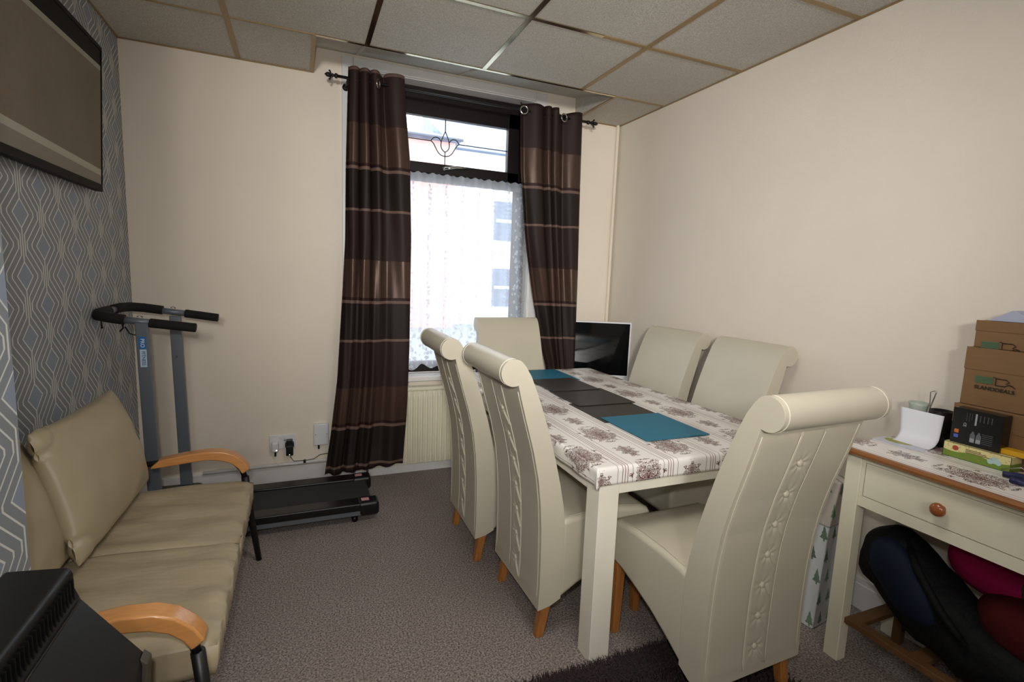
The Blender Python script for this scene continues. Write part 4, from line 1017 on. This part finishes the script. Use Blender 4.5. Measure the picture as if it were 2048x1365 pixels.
# standing white sheet with curved foot
sh = empty('white_sheet', (2.895, -2.155, ZD)); tag(sh, 'blank white sheet standing against the pots, its foot curving forward', 'paper')
def shf(u, v):
    y = -0.004 - 0.134*u - 0.010*(1-v)*(1-u)
    if v < 0.35:
        t = v/0.35; ang = t*1.35
        x = -0.055 + 0.055*sin(ang)/sin(1.35); z = 0.001 + 0.030*(1-cos(ang))/(1-cos(1.35))
    else:
        t = (v-0.35)/0.65; x = 0.0 + 0.012*t; z = 0.031 + 0.084*t
    return (x, y + 0.012*(v-0.5)*(1-u), z)
bm = B(); grid(bm, 14, 24, shf); obj('sheet', bm, M_paper, sh, smooth=True, solid=0.0006)
def leaf_mat():
    m, nt, b = nodes('leaflet_print'); o = sep(nt, objco(nt))
    d = mathn(nt, 'ADD', mathn(nt, 'POWER', mathn(nt, 'ABSOLUTE', mathn(nt, 'MULTIPLY', mathn(nt, 'ADD', o[0], -0.03), 35)), 2.0), mathn(nt, 'POWER', mathn(nt, 'ABSOLUTE', mathn(nt, 'MULTIPLY', mathn(nt, 'ADD', o[1], 0.055), 22)), 2.0))
    c = mixc(nt, mathn(nt, 'LESS_THAN', d, 1.0), rgb(198, 200, 214), rgb(150, 150, 40))
    L(nt, c, b.inputs['Base Color']); b.inputs['Roughness'].default_value = 0.35; return m
lf = B(); prism(lf, [(-0.03, 0.0), (0.05, 0.006), (0.055, -0.13), (-0.01, -0.16), (-0.035, -0.09)], 'z', 0, 0.0012)
o = obj('leaflet', lf, leaf_mat(), loc=(2.805, -2.145, ZD+0.0002)); tag(o, 'glossy leaflet with a yellow-green picture lying under the white sheet', 'leaflet')
# pots behind the sheet
bm = B(); lathe(bm, [(0.018, 0), (0.022, 0.01), (0.026, 0.10), (0.029, 0.128), (0.031, 0.138), (0.027, 0.138), (0.022, 0.10), (0.018, 0.01), (0.0, 0.008)], seg=26)
o = obj('pale_beaker', bm, mat('pale_green_ceramic', rgb(176, 184, 172), 0.4), smooth=True, loc=(2.945, -2.19, ZD)); tag(o, 'pale green beaker behind the white sheet', 'beaker')
pp = empty('pen_pot', (2.952, -2.262, ZD)); tag(pp, 'low black pot between the beaker and the black box', 'pot')
bm = B(); lathe(bm, [(0.036, 0), (0.036, 0.125), (0.034, 0.125), (0.034, 0.004), (0.0, 0.004)], seg=24); obj('pot_body', bm, M_blackpl, pp, smooth=True)
sc_ = empty('wire_tongs', (2.940, -2.232, ZD+0.0)); tag(sc_, 'bent chrome wire handle sticking up behind the white sheet', 'tongs')
bm = B(); tube(bm, [(0, -0.006, 0.05), (0, 0.004, 0.12), (0, 0.008, 0.185), (0, -0.008, 0.193), (0, -0.010, 0.187), (0, 0.002, 0.13), (0, 0.006, 0.05)], 0.0022, 8); obj('wire_loop', bm, M_chrome, sc_, smooth=True)
# little blue cable end at the desk front
bm = B(); tube(bm, [(2.78, -2.52, ZD+0.010), (2.79, -2.56, ZD+0.014), (2.77, -2.60, ZD+0.012), (2.74, -2.58, ZD+0.010), (2.74, -2.555, ZD+0.010)], 0.009, 10)
tag(obj('blue_cable_loop', bm, mat('navy_rubber', rgb(24, 26, 74), 0.4), smooth=True), 'dark blue rubber loop on the desk beside the game box', 'cable')
bm = B(); tube(bm, [(2.84, -2.49, ZD+0.006), (2.83, -2.54, ZD+0.03), (2.80, -2.60, ZD+0.02), (2.78, -2.66, ZD+0.004)], 0.0012, 5); tube(bm, [(2.85, -2.50, ZD+0.004), (2.82, -2.56, ZD+0.022), (2.79, -2.63, ZD+0.012)], 0.0012, 5)
tag(obj('thin_wire', bm, M_chrome, smooth=True), 'thin bright wire curling beside the game box', 'wire')

# ------------------------------------------------------------------ gift bag with green trees
def tree_bag_mat():
    m, nt, b = nodes('tree_print_paper'); o = sep(nt, objco(nt))
    # diagonal face coordinate
    h = mathn(nt, 'SUBTRACT', o[0], o[1]); P_, Q_ = 0.062, 0.088
    row = mathn(nt, 'FLOOR', mathn(nt, 'DIVIDE', o[2], Q_)); fz = mathn(nt, 'FRACT', mathn(nt, 'DIVIDE', o[2], Q_))
    tx = mathn(nt, 'ADD', mathn(nt, 'DIVIDE', mathn(nt, 'ADD', h, 5.0), P_), mathn(nt, 'MULTIPLY', row, 0.37))
    fx = mathn(nt, 'ABSOLUTE', mathn(nt, 'SUBTRACT', mathn(nt, 'FRACT', tx), 0.5))
    saw = mathn(nt, 'FRACT', mathn(nt, 'MULTIPLY', fz, 5.0))
    wd = mathn(nt, 'MULTIPLY', mathn(nt, 'SUBTRACT', 0.80, fz), mathn(nt, 'MULTIPLY_ADD', saw, -0.14, 0.46))
    tree = mathn(nt, 'MULTIPLY', mathn(nt, 'LESS_THAN', fx, wd), mathn(nt, 'GREATER_THAN', fz, 0.18))
    trunk = mathn(nt, 'MULTIPLY', mathn(nt, 'LESS_THAN', fx, 0.05), mathn(nt, 'GREATER_THAN', fz, 0.08))
    trunk = mathn(nt, 'MULTIPLY', trunk, mathn(nt, 'LESS_THAN', fz, 0.3))
    t = mathn(nt, 'MAXIMUM', tree, trunk)
    rnd = nt.nodes.new('ShaderNodeTexWhiteNoise'); rnd.noise_dimensions = '2D'; L(nt, comb(nt, mathn(nt, 'FLOOR', tx), row), rnd.inputs['Vector'])
    g = mixc(nt, rnd.outputs['Value'], rgb(62, 84, 72), rgb(92, 134, 100))
    keep = mathn(nt, 'GREATER_THAN', rnd.outputs['Value'], 0.12)
    up = mathn(nt, 'LESS_THAN', o[2], 0.415)
    c = mixc(nt, mathn(nt, 'MULTIPLY', mathn(nt, 'MULTIPLY', t, keep), 0.9), mixc(nt, up, rgb(196, 186, 178), rgb(206, 208, 208)), g)
    sl = mathn(nt, 'LESS_THAN', mathn(nt, 'ABSOLUTE', mathn(nt, 'SUBTRACT', o[2], 0.418)), 0.003)
    c = mixc(nt, sl, c, rgb(150, 152, 150))
    L(nt, c, b.inputs['Base Color']); b.inputs['Roughness'].default_value = 0.4
    bump(nt, b, noisen(nt, 14, 3), 0.4, 0.01); return m
gbag = empty('gift_bag', (2.80, -1.985, 0), RAD(8)); tag(gbag, 'tall white paper bag printed with green fir trees between the big chair and the desk', 'bag')
bm = B(); prism(bm, [(-0.128, 0.0), (0.115, 0.0), (0.118, 0.565), (-0.045, 0.59), (-0.095, 0.40)], 'y', -0.070, 0.055); obj('bag_body', bm, tree_bag_mat(), gbag, bevel=0.006)

# ------------------------------------------------------------------ under the desk
wf = empty('wooden_rack', (2.62, -2.22, 0)); tag(wf, 'low brown wooden rack under the desk', 'rack')
bm = B()
box(bm, (0.005, -0.80, 0.150), (0.040, 0.0, 0.172)); box(bm, (0.30, -0.80, 0.150), (0.335, 0.0, 0.172))
for y in (-0.025, -0.22, -0.52, -0.775): box(bm, (0.03, y-0.02, 0.152), (0.34, y+0.025, 0.170))
obj('slatted_top', bm, mat('brown_wood', rgb(104, 72, 42), 0.5, var=0.2, vscale=12), wf, bevel=0.002)
for (x, y) in ((0.02, -0.40), (0.30, -0.03), (0.005, -0.79), (0.30, -0.79)): bx('leg', (x, y, 0), (x+0.03, y+0.03, 0.150), MATS['brown_wood'], wf, bevel=0.002)
def blob(name, pts, radii, m, parent=None, flat=(1, 1, 1), nz=0.01, seed=0, seg=20):
    bm = B(); P = [Vector(p) for p in pts]; rings = []
    n = len(P)
    M_ = 18
    for i in range(M_+1):
        t = i/M_*(n-1); k = min(int(t), n-2); f = t-k; f2 = f*f*(3-2*f)
        p = P[k].lerp(P[k+1], f); r = radii[k]*(1-f2) + radii[k+1]*f2
        endf = math.sqrt(max(0.0, 1-(2*i/M_-1)**6)); r *= max(endf, 0.02)
        d = (P[min(k+1, n-1)]-P[k]).normalized(); s = d.cross(Vector((0, 0, 1))).normalized(); u = s.cross(d).normalized()
        ring = []
        for j in range(seg):
            a = 2*pi*j/seg; q_ = p + s*cos(a)*r*flat[0] + u*sin(a)*r*flat[1]
            q_ += Vector((1, 1, 1))*0 + (q_-p)*noise.noise((q_.x*12+seed, q_.y*12, q_.z*12))*nz*30*0.35
            ring.append(bm.verts.new(q_))
        rings.append(ring)
    for a, b_ in zip(rings, rings[1:]):
        for j in range(seg): bm.faces.new((a[j], a[(j+1) % seg], b_[(j+1) % seg], b_[j]))
    bm.faces.new(rings[0][::-1]); bm.faces.new(rings[-1]); bmesh.ops.recalc_face_normals(bm, faces=bm.faces)
    return obj(name, bm, m, parent, smooth=True)
hb = empty('black_holdall', (0, 0, 0)); tag(hb, 'black holdall with navy side panel slumped on the wooden rack under the desk', 'bag')
blob('bag_body', [(2.79, -2.185, 0.455), (2.76, -2.27, 0.42), (2.74, -2.42, 0.315), (2.72, -2.58, 0.255), (2.73, -2.80, 0.24)], [0.075, 0.115, 0.12, 0.10, 0.09], mat('black_nylon', rgb(7, 7, 9), 0.75, spec=0.25, bmp=0.8, bscale=30, bdist=0.01), hb, flat=(0.85, 1.0), nz=0.022)
blob('side_panel', [(2.735, -2.225, 0.475), (2.700, -2.29, 0.425), (2.675, -2.39, 0.345), (2.655, -2.475, 0.30)], [0.055, 0.085, 0.080, 0.045], mat('navy_nylon', rgb(15, 23, 44), 0.75, spec=0.25, bmp=0.3, bscale=40, bdist=0.006), hb, flat=(0.6, 0.95), nz=0.004)
bm = B(); tube(bm, [(2.72, -2.33, 0.505), (2.665, -2.40, 0.445), (2.635, -2.49, 0.365), (2.63, -2.56, 0.31)], [0.010, 0.013, 0.013, 0.010], 8); obj('carry_strap', bm, MATS['black_nylon'], hb, smooth=True)
bm = B()
for (y, z) in ((-2.47, 0.335), (-2.53, 0.315), (-2.40, 0.26)): lathe(bm, [(0.005, -0.003), (0.006, 0)], c=(2.672, y, z), axis='x', seg=8)
obj('studs', bm, M_chrome, hb)
cg = 'clothes heaped under the desk'
o = blob('pink_garment', [(2.86, -2.40, 0.50), (2.84, -2.48, 0.49), (2.83, -2.58, 0.46), (2.84, -2.68, 0.46)], [0.06, 0.085, 0.08, 0.06], mat('magenta_fabric', rgb(140, 12, 66), 0.85, spec=0.2, bmp=0.5, bscale=16, bdist=0.02), nz=0.012, seed=5); tag(o, 'bright magenta garment heaped behind the holdall under the desk', 'clothes', cg)
o = blob('red_garment', [(2.80, -2.52, 0.40), (2.76, -2.62, 0.38), (2.75, -2.76, 0.36), (2.76, -2.90, 0.36)], [0.06, 0.085, 0.09, 0.07], mat('dark_red_fabric', rgb(66, 10, 12), 0.9, spec=0.2, bmp=0.5, bscale=16, bdist=0.02), nz=0.010, seed=9); tag(o, 'dark red garment heaped beside the holdall under the desk', 'clothes', cg)
o = blob('brown_fleece', [(2.87, -2.56, 0.46), (2.82, -2.66, 0.47), (2.80, -2.80, 0.46), (2.80, -2.92, 0.45)], [0.05, 0.08, 0.085, 0.07], mat('brown_fleece_fabric', rgb(64, 44, 30), 0.95, bmp=0.8, bscale=60, bdist=0.01), nz=0.010, seed=14); tag(o, 'brown fleece lying over the red garment under the desk', 'clothes', cg)

# ------------------------------------------------------------------ shag rug
RX0, RX1, RY0, RY1 = 1.42, 2.36, -3.15, -1.945
rg = empty('shag_rug', (RX0, RY0, 0)); tag(rg, 'dark burgundy shaggy rug under the big chair', 'rug')
bx('rug_backing', (0, 0, 0.0), (RX1-RX0, RY1-RY0, 0.008), mat('rug_backing', rgb(30, 10, 14), 0.95), rg)
def rug_mat():
    m, nt, b = nodes('burgundy_shag'); n = noisen(nt, 25, 2)
    L(nt, mixc(nt, n, rgb(16, 5, 8), rgb(44, 12, 18)), b.inputs['Base Color']); b.inputs['Roughness'].default_value = 0.8
    b.inputs['Sheen Weight'].default_value = 0.2; return m
verts, faces = [], []
for k in range(26000):
    x = random.random()*(RX1-RX0); y = random.random()*(RY1-RY0)
    if k % 4 == 0: y = (RY1-RY0) - random.random()*0.10
    if k % 17 == 0: x = random.random()*0.05
    a = random.random()*2*pi; ln = 0.018+random.random()*0.016; wv = 0.0016
    lx, ly = cos(a)*ln*0.75, sin(a)*ln*0.75; px, py = -sin(a)*wv, cos(a)*wv
    i = len(verts)
    verts += [(x-px, y-py, 0.006), (x+px, y+py, 0.006), (x+lx*0.5+px, y+ly*0.5+py, 0.006+ln*0.7), (x+lx*0.5-px, y+ly*0.5-py, 0.006+ln*0.7), (x+lx, y+ly, 0.004+ln*0.85)]
    faces += [(i, i+1, i+2, i+3), (i+3, i+2, i+4)]
me = bpy.data.meshes.new('pile'); me.from_pydata(verts, [], faces); me.materials.append(rug_mat())
o = bpy.data.objects.new('pile', me); C.objects.link(o); o.parent = rg; o['kind'] = 'stuff'
